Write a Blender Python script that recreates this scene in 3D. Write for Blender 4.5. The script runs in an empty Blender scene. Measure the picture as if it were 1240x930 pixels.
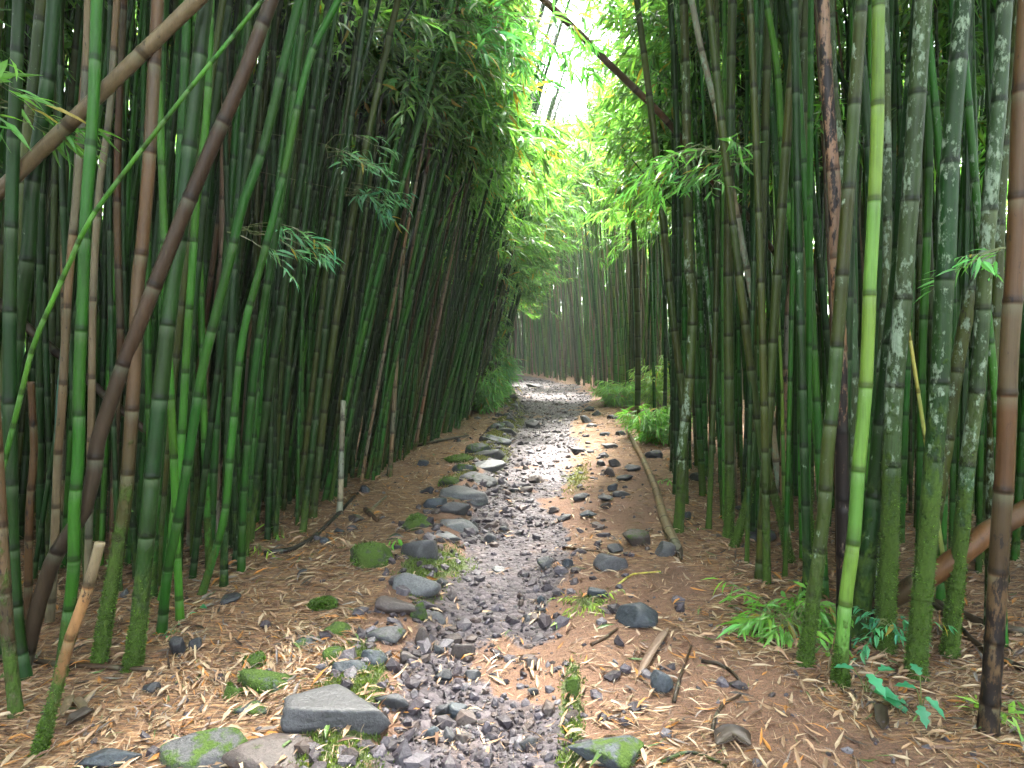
import bpy, math, random
import numpy as np
rng = np.random.default_rng(7)
random.seed(7); np.seterr(all="ignore")
C = bpy.context.scene.collection
scene = bpy.context.scene
F_PX = 760.0; CAM_H = 1.25; PITCH = math.radians(2.64)
FWD = np.array([0, math.cos(PITCH), -math.sin(PITCH)]); UPV = np.array([0, math.sin(PITCH), math.cos(PITCH)])
CAM = np.array([0, 0, CAM_H])

# ------------------------------------------------------------------ numeric helpers
def _hash(ix, iy, iz, seed):
    h = (ix*374761393 + iy*668265263 + iz*1274126177 + seed*974711) & 0xffffffff
    h = ((h ^ (h >> 13))*1103515245) & 0xffffffff
    h = ((h ^ (h >> 15))*2654435761) & 0xffffffff
    return ((h ^ (h >> 16)) & 0xffffff)/float(0xffffff)
def vnoise(x, y, z=None, seed=0):
    x = np.asarray(x, float); y = np.asarray(y, float); z = np.zeros_like(x) if z is None else np.asarray(z, float)
    ix = np.floor(x).astype(np.int64); iy = np.floor(y).astype(np.int64); iz = np.floor(z).astype(np.int64)
    fx = x-ix; fy = y-iy; fz = z-iz
    fx = fx*fx*(3-2*fx); fy = fy*fy*(3-2*fy); fz = fz*fz*(3-2*fz)
    r = 0
    for a in (0, 1):
        for b in (0, 1):
            for c in (0, 1):
                w = (fx if a else 1-fx)*(fy if b else 1-fy)*(fz if c else 1-fz)
                r = r + w*_hash(ix+a, iy+b, iz+c, seed)
    return r*2-1
def fbm(x, y, z=None, oct=3, seed=0):
    s = 0; a = 1.0; f = 1.0; t = 0
    for o in range(oct):
        s = s + a*vnoise(np.asarray(x)*f, np.asarray(y)*f, None if z is None else np.asarray(z)*f, seed+o); t += a; a *= .5; f *= 2.03
    return s/t
def sstep(a, b, x):
    t = np.clip((np.asarray(x, float)-a)/(b-a), 0, 1); return t*t*(3-2*t)
def nrm(v):
    return v/np.maximum(np.linalg.norm(v, axis=-1, keepdims=True), 1e-9)
def rot_axis(v, axis, ang):
    ang = np.asarray(ang)[..., None]; c = np.cos(ang); s = np.sin(ang)
    return v*c + np.cross(axis, v)*s + axis*(np.sum(axis*v, -1, keepdims=True))*(1-c)

# ------------------------------------------------------------------ layout of the trail (metres; y = along the trail)
PY = [-6, 1.84, 3.33, 5.13, 7.0, 10, 14.6, 18, 21, 25.5, 30, 36]
PL = [-.41, -.41, -.39, -.30, -.18, .07, .15, .0, -.35, -.9, -2.6, -6]
PR = [.17, .17, .31, .47, .74, .98, 1.9, 1.95, 1.4, .25, -1.2, -4.2]
def path_l(y): return np.interp(y, PY, PL)
def path_r(y): return np.interp(y, PY, PR)
LY = [-6, 1.5, 2.09, 2.8, 4.63, 7, 9, 14.6, 17, 21, 25, 30, 36]
LX = [-1.9, -1.75, -1.62, -1.48, -1.26, -.98, -.74, -.36, -.42, -1.0, -1.9, -3.8, -7.5]
RY = [-6, 1.5, 2.0, 2.4, 4.2, 6, 8, 10, 15, 20, 25, 28, 32, 36]
RX = [1.9, 1.6, 1.3, 1.15, 1.12, 1.5, 1.95, 2.35, 2.5, 1.75, .45, -.4, -1.6, -3.6]
def wall_l(y): return np.interp(y, LY, LX)
def wall_r(y): return np.interp(y, RY, RX)

def gravel_mask(x, y):
    wob = .13*fbm(np.asarray(x)*1.7, np.asarray(y)*1.7, oct=3, seed=3)+.05*fbm(np.asarray(x)*9, np.asarray(y)*9, oct=2, seed=13)
    l = path_l(y)+wob; r = path_r(y)+wob
    e = .10; soil = sstep(.15, .5, fbm(np.asarray(x)*2.3+4, np.asarray(y)*2.0, oct=3, seed=19)+.35*sstep(-.35, .05, x-r)-.12)
    return sstep(l-e, l+e, x)*(1-sstep(r-e-.06, r+e, x))*(1-.8*soil)
def G0(x, y):
    x = np.asarray(x, float); y = np.asarray(y, float)
    z = .02*y
    g = sstep(path_l(y)-.12, path_l(y)+.14, x)*(1-sstep(path_r(y)-.16, path_r(y)+.14, x))
    z = z - .055*g
    z = z + .03*np.exp(-((x-(path_l(y)-.18))/.14)**2)          # the stone kerb on the left edge
    z = z + .022*sstep(.15, .6, x-path_r(y))                     # right bank
    z = z + .05*sstep(0.4, 1.6, wall_l(y)-x) + .05*sstep(.3, 1.6, x-wall_r(y))
    return z
def G(x, y):
    x = np.asarray(x, float); y = np.asarray(y, float)
    gm = gravel_mask(x, y)
    return G0(x, y) + .022*fbm(x*1.3, y*1.3, oct=3, seed=11) + (.006+.018*gm)*fbm(x*8, y*8, oct=3, seed=21) + .0025*fbm(x*45, y*45, oct=2, seed=31)

def ray(px, py):
    d = FWD + np.array([(px-620)/F_PX, 0, 0]) + UPV*((465-py)/F_PX); return d
def at_depth(px, py, y):
    d = ray(px, py); return CAM + d*(y/d[1])
def on_ground(px, py):
    d = ray(px, py); lo, hi = .5, 60.
    for _ in range(50):
        m = (lo+hi)/2; p = CAM + d*m
        if p[2] > float(G0(p[0], p[1])): lo = m
        else: hi = m
    p = CAM + d*lo; p[2] = float(G(p[0], p[1])); return p
def project(P):
    P = np.atleast_2d(P)-CAM; dd = P@FWD
    dd = np.where(np.abs(dd) < 1e-3, 1e-3, dd)
    return 620+F_PX*P[:, 0]/dd, 465-F_PX*(P@UPV)/dd, dd

# ------------------------------------------------------------------ mesh helpers
def build(name, V, polys, mats, midx=None, attrs=None, smooth=True, parent=None, loc=None, link=True):
    """V (n,3); polys list of (m,k) int arrays; midx list of material index per poly block."""
    me = bpy.data.meshes.new(name)
    V = np.asarray(V, np.float32)
    polys = [np.asarray(p, np.int32) for p in polys if len(p)]
    nl = sum(p.size for p in polys); npol = sum(len(p) for p in polys)
    me.vertices.add(len(V)); me.loops.add(nl); me.polygons.add(npol)
    me.vertices.foreach_set('co', V.ravel())
    me.loops.foreach_set('vertex_index', np.concatenate([p.ravel() for p in polys]))
    tot = np.concatenate([np.full(len(p), p.shape[1], np.int32) for p in polys])
    st = np.concatenate([[0], np.cumsum(tot)[:-1]]).astype(np.int32)
    me.polygons.foreach_set('loop_start', st)
    if midx is not None:
        mi = np.concatenate([np.full(len(p), m, np.int32) if np.isscalar(m) else np.asarray(m, np.int32) for p, m in zip(polys, midx)])
        me.polygons.foreach_set('material_index', mi)
    me.polygons.foreach_set('use_smooth', np.full(npol, smooth, bool))
    for m in (mats if isinstance(mats, (list, tuple)) else [mats]): me.materials.append(m)
    for k, a in (attrs or {}).items():
        a = np.asarray(a, np.float32)
        if a.ndim == 2:
            at = me.attributes.new(k, 'FLOAT_COLOR', 'POINT')
            if a.shape[1] == 3: a = np.concatenate([a, np.ones((len(a), 1), np.float32)], 1)
            at.data.foreach_set('color', a.ravel())
        else:
            at = me.attributes.new(k, 'FLOAT', 'POINT'); at.data.foreach_set('value', a)
    me.update(calc_edges=True)
    if not link: return me
    o = bpy.data.objects.new(name, me); C.objects.link(o)
    if loc is not None: o.location = loc
    if parent is not None: o.parent = parent
    return o
def tag(o, label=None, cat=None, group=None, kind=None):
    if label: o['label'] = label
    if cat: o['category'] = cat
    if group: o['group'] = group
    if kind: o['kind'] = kind
    return o
def empty(name, loc):
    o = bpy.data.objects.new(name, None); C.objects.link(o); o.location = loc; o.empty_display_size = .1; return o

def tube(P, R, sides, cap=True):
    P = np.asarray(P, float); m = len(P); R = np.asarray(R, float)
    t = np.gradient(P, axis=0); t = nrm(t)
    ref = np.eye(3)[np.argmin(np.abs(t).mean(0))]
    u = nrm(np.cross(t, ref)); w = np.cross(t, u)
    a = np.linspace(0, 2*math.pi, sides, endpoint=False)
    V = P[:, None]+R[:, None, None]*(np.cos(a)[None, :, None]*u[:, None]+np.sin(a)[None, :, None]*w[:, None])
    V = V.reshape(-1, 3)
    i = np.arange(m-1)[:, None]*sides; j = np.arange(sides)[None]
    k = (j+1) % sides
    Q = np.stack([i+j, i+k, i+sides+k, i+sides+j], -1).reshape(-1, 4)
    if np.dot(np.cross(V[1]-V[0], V[sides]-V[0]), V[0]-P[0]) < 0: Q = Q[:, ::-1]
    return V, Q
def catmull(P, n):
    P = np.asarray(P, float)
    if len(P) == 2: return P[0]+(P[1]-P[0])*np.linspace(0, 1, n)[:, None]
    E = np.vstack([2*P[0]-P[1], P, 2*P[-1]-P[-2]])
    ln = np.concatenate([[0], np.cumsum(np.linalg.norm(np.diff(P, axis=0), axis=1))])
    s = np.linspace(0, ln[-1], n); seg = np.clip(np.searchsorted(ln, s, 'right')-1, 0, len(P)-2)
    t = ((s-ln[seg])/np.maximum(ln[seg+1]-ln[seg], 1e-9))[:, None]
    a, b, c, d = E[seg], E[seg+1], E[seg+2], E[seg+3]
    return .5*(2*b+(c-a)*t+(2*a-5*b+4*c-d)*t*t+(3*b-a-3*c+d)*t**3)
def resample(P, s):
    ln = np.concatenate([[0], np.cumsum(np.linalg.norm(np.diff(P, axis=0), axis=1))])
    return np.stack([np.interp(s, ln, P[:, k]) for k in range(3)], 1), ln[-1]

# ------------------------------------------------------------------ leaves: numpy arrays of lanceolate blades
def leaves_mesh(Pb, D, N, L, W, detail=True, droop=.25):
    """blades from base Pb along D with face normal N; returns V, [tris, quads]"""
    n = len(Pb); D = nrm(D); S = nrm(np.cross(N, D)); N = np.cross(D, S)
    L = L[:, None]; W = W[:, None]
    dr = -N*droop*L
    if detail:
        fold = N*W*.35
        r1 = Pb+D*L*.28+dr*.06; r2 = Pb+D*L*.62+dr*.38; tip = Pb+D*L+dr
        V = np.stack([Pb, r1-S*W*.5+fold*.6, r1, r1+S*W*.5+fold*.6, r2-S*W*.36+fold*.5, r2, r2+S*W*.36+fold*.5, tip], 1).reshape(-1, 3)
        b = (np.arange(n)*8)[:, None]
        T = np.concatenate([b+[0, 1, 2], b+[0, 2, 3], b+[4, 7, 5], b+[5, 7, 6]])
        Q = np.concatenate([b+[1, 4, 5, 2], b+[2, 5, 6, 3]])
        return V, T, Q, 8
    r1 = Pb+D*L*.36+dr*.15; tip = Pb+D*L+dr
    V = np.stack([Pb, r1-S*W*.5+N*W*.15, tip, r1+S*W*.5+N*W*.15], 1).reshape(-1, 3)
    b = (np.arange(n)*4)[:, None]
    T = np.concatenate([b+[0, 1, 2], b+[0, 2, 3]])
    return V, T, np.zeros((0, 4), np.int32), 4
def sprays(rg, O, az, blen, elev, ns=5, nl=7, leaf=.14, droop=.9):
    """leafy branches: origins O (nb,3), azimuth, length. Returns leaf base, dir, normal and branch curves."""
    nb = len(O); h = np.stack([np.cos(az), np.sin(az), np.zeros(nb)], 1); up = np.array([0, 0, 1.])
    t = np.linspace(0, 1, 5)
    curve = O[:, None]+blen[:, None, None]*(t[None, :, None]*(np.cos(elev)[:, None, None]*h[:, None]+np.sin(elev)[:, None, None]*up)-droop*.6*(t**2)[None, :, None]*up)
    tj = np.concatenate([rg.uniform(.2, 1, (nb, ns-1)), np.ones((nb, 1))], 1)
    B = O[:, None]+blen[:, None, None]*(tj[..., None]*(np.cos(elev)[:, None, None]*h[:, None]+np.sin(elev)[:, None, None]*up)-droop*.6*(tj**2)[..., None]*up)
    ta = az[:, None]+rg.normal(0, .75, (nb, ns)); te = rg.normal(-.25, .3, (nb, ns))
    TD = np.stack([np.cos(ta)*np.cos(te), np.sin(ta)*np.cos(te), np.sin(te)], -1)
    tl = rg.uniform(.12, .32, (nb, ns))*np.clip(blen[:, None], .6, 1.3)
    u = np.linspace(.25, 1, nl)[None, None]*rg.uniform(.85, 1.1, (nb, ns, nl))
    P = B[:, :, None]+TD[:, :, None]*(tl[:, :, None]*u)[..., None]
    P = P - up*(.12*tl[:, :, None]*u**2)[..., None]
    sgn = np.where(np.arange(nl) % 2 == 0, 1, -1)[None, None]
    la = ta[:, :, None]+sgn*rg.uniform(.25, .95, (nb, ns, nl))*np.where(np.arange(nl) == nl-1, .2, 1)
    le = rg.normal(-.45, .38, (nb, ns, nl))
    D = np.stack([np.cos(la)*np.cos(le), np.sin(la)*np.cos(le), np.sin(le)], -1)
    N = up+rg.normal(0, .45, D.shape)
    tw0 = B; tw1 = B+TD*tl[..., None]-up*(.12*tl)[..., None]
    return P.reshape(-1, 3), D.reshape(-1, 3), N.reshape(-1, 3), curve, (tw0.reshape(-1, 3), tw1.reshape(-1, 3))
def thin_prisms(A, B, r):
    """three-sided twigs between points A and B"""
    n = len(A); t = nrm(B-A); ref = np.where(np.abs(t[:, 2:3]) > .8, np.array([[1., 0, 0]]), np.array([[0, 0, 1.]]))
    u = nrm(np.cross(t, ref)); w = np.cross(t, u)
    r = np.broadcast_to(np.asarray(r, float), (n,))[:, None]
    V = []
    for E, k in ((A, 1.), (B, .55)):
        for a in (0, 2.094, 4.189): V.append(E+k*r*(math.cos(a)*u+math.sin(a)*w))
    V = np.stack(V, 1).reshape(-1, 3); b = (np.arange(n)*6)[:, None]
    Q = np.concatenate([b+[0, 1, 4, 3], b+[1, 2, 5, 4], b+[2, 0, 3, 5]])
    return V, Q

# ------------------------------------------------------------------ materials
def new_mat(name):
    m = bpy.data.materials.new(name); m.use_nodes = True
    nt = m.node_tree; nt.nodes.clear()
    return m, nt, nt.nodes.new('ShaderNodeOutputMaterial')
class NB:
    def __init__(s, nt): s.nt = nt
    def n(s, t, **k):
        x = s.nt.nodes.new('ShaderNode'+t)
        for a, v in k.items(): setattr(x, a, v)
        return x
    def l(s, a, b): s.nt.links.new(a, b)
    def val(s, sock, v):
        if isinstance(v, (int, float, tuple, list)): sock.default_value = v
        else: s.l(v, sock)
    def math(s, op, a, b=0.0, clamp=False):
        x = s.n('Math', operation=op, use_clamp=clamp); s.val(x.inputs[0], a); s.val(x.inputs[1], b); return x.outputs[0]
    def mix(s, f, a, b, blend='MIX'):
        x = s.n('Mix', data_type='RGBA', blend_type=blend); x.clamp_factor = True
        s.val(x.inputs[0], f); s.val(x.inputs[6], a if not isinstance(a, tuple) else (*a[:3], 1)); s.val(x.inputs[7], b if not isinstance(b, tuple) else (*b[:3], 1)); return x.outputs[2]
    def noise(s, vec, scale, detail=3, rough=.55, dist=0.0):
        x = s.n('TexNoise'); s.val(x.inputs['Vector'], vec); x.inputs['Scale'].default_value = scale; x.inputs['Detail'].default_value = detail
        x.inputs['Roughness'].default_value = rough; x.inputs['Distortion'].default_value = dist; return x.outputs['Fac']
    def ramp(s, f, a, b):
        x = s.n('MapRange', clamp=True); x.interpolation_type = 'SMOOTHSTEP'; s.val(x.inputs[0], f); s.val(x.inputs[1], a); s.val(x.inputs[2], b); return x.outputs[0]
    def attr(s, name): return s.n('Attribute', attribute_name=name)
    def scale(s, vec, sc):
        x = s.n('Mapping'); s.val(x.inputs['Vector'], vec); x.inputs['Scale'].default_value = sc; return x.outputs[0]

def mat_bamboo():
    m, nt, out = new_mat('bamboo'); b = NB(nt)
    pos = b.n('NewGeometry').outputs['Position']
    col = b.attr('Col').outputs['Color']; mk = b.attr('Mask').outputs['Color']; ring = b.attr('ring').outputs['Fac']
    sep = b.n('SeparateColor'); b.l(mk, sep.inputs[0]); lich, moss, scab = sep.outputs
    streak = b.noise(b.scale(pos, (60, 60, 3.0)), 1, 4, .6)
    blot = b.noise(b.scale(pos, (14, 14, 5)), 1, 4, .6)
    c = b.mix(1, col, b.mix(streak, (.5, .5, .5), (1.45, 1.42, 1.3)), 'MULTIPLY')
    c = b.mix(b.math('MULTIPLY', b.ramp(blot, .45, .75), .55), c, b.mix(1, c, (.55, .5, .42), 'MULTIPLY'))
    # pale lichen crust in irregular islands
    nx = b.n('SeparateXYZ'); b.l(b.n('NewGeometry').outputs['Normal'], nx.inputs[0]); big = b.noise(pos, 2.6, 2)
    ln = b.noise(b.scale(pos, (34, 34, 17)), 1, 5, .68); ln = b.math('ADD', ln, b.math('ADD', b.math('MULTIPLY', nx.outputs[0], -.045), b.math('MULTIPLY', b.math('SUBTRACT', big, .5), .30)))
    lf = b.ramp(b.math('ADD', ln, b.math('MULTIPLY', lich, .30)), .70, .80)
    lf = b.math('MULTIPLY', lf, b.ramp(lich, .02, .12))
    lc = b.mix(b.noise(b.scale(pos, (90, 90, 60)), 1, 3), (.085, .135, .08), (.32, .40, .30))
    c = b.mix(b.math('MULTIPLY', lf, .85), c, lc)
    # black scabs
    sn = b.noise(b.scale(pos, (42, 42, 14)), 1, 5, .7)
    sf = b.math('MULTIPLY', b.ramp(b.math('ADD', sn, b.math('MULTIPLY', scab, .40)), .66, .76), b.ramp(scab, .02, .15))
    c = b.mix(sf, c, (.012, .009, .008))
    # node rings
    c = b.mix(b.math('MULTIPLY', ring, .85, True), c, b.mix(1, c, (.22, .2, .17), 'MULTIPLY'))
    c = b.mix(b.math('MULTIPLY', b.math('MULTIPLY', b.math('MULTIPLY', ring, -1.0, True), b.math('SUBTRACT', 1.0, sf)), .15), c, (.24, .30, .20))
    fine = b.noise(b.scale(pos, (170, 170, 5)), 1, 4, .7); gm = b.noise(b.scale(pos, (20, 20, 9)), 1, 5, .7)
    c = b.mix(b.math('MULTIPLY', b.ramp(fine, .5, .72), .5), c, b.mix(1, c, (.45, .42, .38), 'MULTIPLY'))
    c = b.mix(b.math('MULTIPLY', b.ramp(gm, .58, .74), .18), c, b.mix(.5, c, (.055, .058, .034)))
    # moss
    mn = b.noise(b.scale(pos, (30, 30, 16)), 1, 5, .65)
    mf = b.math('MULTIPLY', b.ramp(b.math('ADD', mn, b.math('MULTIPLY', moss, .55)), .62, .82), b.ramp(moss, .02, .12))
    mc = b.mix(b.noise(b.scale(pos, (120, 120, 120)), 1, 3), (.012, .028, .006), (.060, .105, .014))
    c = b.mix(mf, c, mc)
    p = b.n('BsdfPrincipled'); b.l(c, p.inputs['Base Color'])
    rough = b.math('ADD', b.math('MULTIPLY', b.math('MAXIMUM', lf, mf), .45), b.math('ADD', .36, b.math('MULTIPLY', streak, .18)), True)
    b.l(rough, p.inputs['Roughness']); p.inputs['Specular IOR Level'].default_value = .2
    hgt = b.math('ADD', b.math('MULTIPLY', b.math('MULTIPLY', mf, mn), 2.2), b.math('ADD', b.math('MULTIPLY', lf, .35), b.math('MULTIPLY', streak, .12)))
    bp = b.n('Bump'); bp.inputs['Strength'].default_value = .55; bp.inputs['Distance'].default_value = .012
    b.l(hgt, bp.inputs['Height']); b.l(bp.outputs[0], p.inputs['Normal'])
    b.l(p.outputs[0], out.inputs[0]); return m
def mat_leaf(name='leaf', trans=.45, gloss=.42):
    m, nt, out = new_mat(name); b = NB(nt)
    col = b.attr('Col').outputs['Color']; pos = b.n('NewGeometry').outputs['Position']
    n = b.noise(pos, 9, 2)
    c = b.mix(1, col, b.mix(n, (.75, .75, .75), (1.25, 1.25, 1.2)), 'MULTIPLY')
    p = b.n('BsdfPrincipled'); b.l(c, p.inputs['Base Color']); p.inputs['Roughness'].default_value = gloss; p.inputs['Specular IOR Level'].default_value = .45
    t = b.n('BsdfTranslucent'); b.l(b.mix(1, c, (2.25, 2.2, 1.15), 'MULTIPLY'), t.inputs[0])
    mx = b.n('MixShader'); mx.inputs[0].default_value = trans; b.l(p.outputs[0], mx.inputs[1]); b.l(t.outputs[0], mx.inputs[2])
    b.l(mx.outputs[0], out.inputs[0]); return m
def mat_twig():
    m, nt, out = new_mat('twig'); b = NB(nt)
    n = b.noise(b.n('NewGeometry').outputs['Position'], 30, 3)
    p = b.n('BsdfPrincipled'); b.l(b.mix(n, (.05, .08, .02), (.14, .16, .05)), p.inputs['Base Color']); p.inputs['Roughness'].default_value = .5
    b.l(p.outputs[0], out.inputs[0]); return m
def mat_rock():
    m, nt, out = new_mat('basalt'); b = NB(nt)
    g = b.n('NewGeometry'); pos = g.outputs['Position']
    tint = b.attr('Col').outputs['Color']; moss = b.attr('moss').outputs['Fac']
    n1 = b.noise(pos, 26, 6, .65); n2 = b.noise(pos, 110, 4, .7); v = b.n('TexVoronoi'); b.l(pos, v.inputs['Vector']); v.inputs['Scale'].default_value = 75
    c = b.mix(1, tint, b.mix(n1, (.45, .45, .47), (1.5, 1.5, 1.48)), 'MULTIPLY')
    c = b.mix(1, c, b.mix(b.ramp(n2, .3, .7), (.7, .7, .7), (1.25, 1.25, 1.25)), 'MULTIPLY')
    sx = b.n('SeparateXYZ'); b.l(g.outputs['Normal'], sx.inputs[0])
    mn = b.noise(pos, 16, 5, .65)
    mf = b.ramp(b.math('ADD', b.math('ADD', mn, b.math('MULTIPLY', moss, .50)), b.math('MULTIPLY', sx.outputs[2], .06)), .74, .90)
    mf = b.math('MULTIPLY', mf, b.ramp(moss, .02, .1))
    mc = b.mix(b.noise(pos, 160, 3), (.014, .032, .007), (.07, .115, .016))
    c = b.mix(mf, c, mc)
    p = b.n('BsdfPrincipled'); b.l(c, p.inputs['Base Color']); p.inputs['Specular IOR Level'].default_value = .3
    b.l(b.math('ADD', b.math('MULTIPLY', mf, .5), b.math('ADD', .36, b.math('MULTIPLY', n1, .3)), True), p.inputs['Roughness'])
    h = b.math('ADD', b.math('MULTIPLY', n1, 1.0), b.math('ADD', b.math('MULTIPLY', n2, .35), b.math('MULTIPLY', b.math('MULTIPLY', mf, b.noise(pos, 140, 3)), 1.0)))
    bp = b.n('Bump'); bp.inputs['Strength'].default_value = .6; bp.inputs['Distance'].default_value = .012; b.l(h, bp.inputs['Height']); b.l(bp.outputs[0], p.inputs['Normal'])
    b.l(p.outputs[0], out.inputs[0]); return m
def mat_ground():
    m, nt, out = new_mat('forest_floor'); b = NB(nt)
    pos = b.n('NewGeometry').outputs['Position']
    mk = b.attr('Mask').outputs['Color']; sep = b.n('SeparateColor'); b.l(mk, sep.inputs[0]); grav, litt, moss = sep.outputs
    n1 = b.noise(pos, 3.5, 5, .6); n2 = b.noise(pos, 40, 5, .7); n3 = b.noise(pos, 180, 3, .7)
    soil = b.mix(n1, (.078, .042, .026), (.20, .112, .068)); soil = b.mix(1, soil, b.mix(n2, (.35, .35, .35), (1.6, 1.55, 1.5)), 'MULTIPLY'); soil = b.mix(1, soil, b.mix(b.ramp(n3, .3, .7), (.6, .6, .6), (1.35, 1.3, 1.25)), 'MULTIPLY')
    # straw: stretched cells in two directions
    def straw(rz, sx):
        mp = b.n('Mapping'); b.l(pos, mp.inputs[0]); mp.inputs['Rotation'].default_value = (0, 0, rz); mp.inputs['Scale'].default_value = (sx, sx*7, 1)
        v = b.n('TexVoronoi'); b.l(mp.outputs[0], v.inputs['Vector']); v.inputs['Scale'].default_value = 1
        return v
    s1 = straw(.5, 16); s2 = straw(-.7, 19)
    lc = b.n('ValToRGB'); cr = lc.color_ramp
    cr.elements[0].color = (.05, .026, .014, 1); cr.elements[1].color = (.34, .22, .12, 1)
    e = cr.elements.new(.45); e.color = (.15, .075, .035, 1); e = cr.elements.new(.75); e.color = (.26, .13, .055, 1)
    sh = b.n('SeparateColor'); b.l(s1.outputs['Color'], sh.inputs[0]); b.l(sh.outputs[0], lc.inputs[0])
    lc2 = b.n('ValToRGB'); cr = lc2.color_ramp; cr.elements[0].color = (.04, .022, .014, 1); cr.elements[1].color = (.30, .20, .11, 1); e = cr.elements.new(.6); e.color = (.17, .09, .045, 1)
    sh2 = b.n('SeparateColor'); b.l(s2.outputs['Color'], sh2.inputs[0]); b.l(sh2.outputs[1], lc2.inputs[0])
    lit = b.mix(b.ramp(n2, .42, .58), lc.outputs[0], lc2.outputs[0])
    # gravel: cells
    v = b.n('TexVoronoi'); b.l(pos, v.inputs['Vector']); v.inputs['Scale'].default_value = 34; v.inputs['Randomness'].default_value = 1
    vs = b.n('SeparateColor'); b.l(v.outputs['Color'], vs.inputs[0])
    gc = b.mix(vs.outputs[0], (.028, .022, .025), (.095, .078, .085)); gc = b.mix(b.ramp(n1, .5, .75), gc, b.mix(.5, gc, (.10, .06, .042)))
    c = b.mix(b.ramp(b.math('ADD', litt, b.math('MULTIPLY', b.math('SUBTRACT', n2, .5), .9)), .35, .6), soil, lit)
    c = b.mix(b.ramp(b.math('ADD', grav, b.math('MULTIPLY', b.math('SUBTRACT', n2, .5), .8)), .35, .65), c, gc)
    mf = b.ramp(b.math('ADD', moss, b.math('MULTIPLY', b.math('SUBTRACT', b.noise(pos, 22, 5, .7), .5), 1.3)), .42, .7)
    c = b.mix(mf, c, b.mix(n3, (.02, .036, .008), (.085, .11, .022)))
    p = b.n('BsdfPrincipled'); b.l(c, p.inputs['Base Color'])
    b.l(b.mix(grav, (.8, .8, .8), (.66, .66, .66)), p.inputs['Roughness']); p.inputs['Specular IOR Level'].default_value = .4
    h = b.math('ADD', b.math('MULTIPLY', n2, .9), b.math('ADD', b.math('MULTIPLY', b.math('SUBTRACT', 1.0, v.outputs['Distance']), b.math('MULTIPLY', grav, 1.2)), b.math('MULTIPLY', n3, .35)))
    h = b.math('ADD', h, b.math('MULTIPLY', b.math('MULTIPLY', s1.outputs['Distance'], litt), -.8))
    bp = b.n('Bump'); bp.inputs['Strength'].default_value = .9; bp.inputs['Distance'].default_value = .02; b.l(h, bp.inputs['Height']); b.l(bp.outputs[0], p.inputs['Normal'])
    b.l(p.outputs[0], out.inputs[0]); return m
def mat_litter():
    m, nt, out = new_mat('dead_leaf'); b = NB(nt)
    col = b.attr('Col').outputs['Color']; pos = b.n('NewGeometry').outputs['Position']
    c = b.mix(1, col, b.mix(b.noise(pos, 70, 4, .65), (.5, .48, .45), (1.4, 1.4, 1.4)), 'MULTIPLY')
    p = b.n('BsdfPrincipled'); b.l(c, p.inputs['Base Color']); p.inputs['Roughness'].default_value = .48
    t = b.n('BsdfTranslucent'); b.l(c, t.inputs[0]); mx = b.n('MixShader'); mx.inputs[0].default_value = .15
    b.l(p.outputs[0], mx.inputs[1]); b.l(t.outputs[0], mx.inputs[2]); b.l(mx.outputs[0], out.inputs[0]); return m
M_BAM = mat_bamboo(); M_LEAF = mat_leaf(); M_TWIG = mat_twig(); M_ROCK = mat_rock(); M_GND = mat_ground(); M_LIT = mat_litter()
M_PLANT = mat_leaf('plant_leaf', .35, .35)
# ------------------------------------------------------------------ ground and path sheets
def moss_mask(x, y):
    """moss strips: between the kerb stones on the left, along the edges of the rut on the right"""
    ms = 1.15*np.exp(-((x-(path_l(y)-.14))/.15)**2)*sstep(-.2, .2, fbm(x*1.5+9, y*1.3, oct=2, seed=77)+.08)
    ms = ms+.8*np.exp(-((x-(path_l(y)+.04))/.12)**2)*(np.exp(-((y-7.0)/.9)**2)+np.exp(-((y-11.)/1.9)**2)+.9*np.exp(-((y-3.6)/.22)**2))
    ms = ms+1.0*np.exp(-((x-(path_r(y)+.01))/.045)**2)*sstep(2.6, 2.3, y)*sstep(1.5, 1.9, y)
    ms = ms+.75*np.exp(-((x-(path_r(y)+.04))/.14)**2)*np.exp(-((y-5.9)/.75)**2)
    return ms+.7*np.exp(-((x-.38)**2+(y-3.0)**2)/.012)
def litter_mask(x, y):
    right = x > path_r(y); rr = (x-path_r(y))/np.maximum(wall_r(y)-path_r(y), .2)
    n = fbm(x*2.2, y*2.2, oct=3, seed=5)
    lit = np.where(x < path_l(y)-.25, .85, np.where(right, .42+.55*sstep(.65, 1.1, rr)+.35*sstep(5, 9, y), .2)) + .35*n
    return np.clip(lit, 0, 1)
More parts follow.
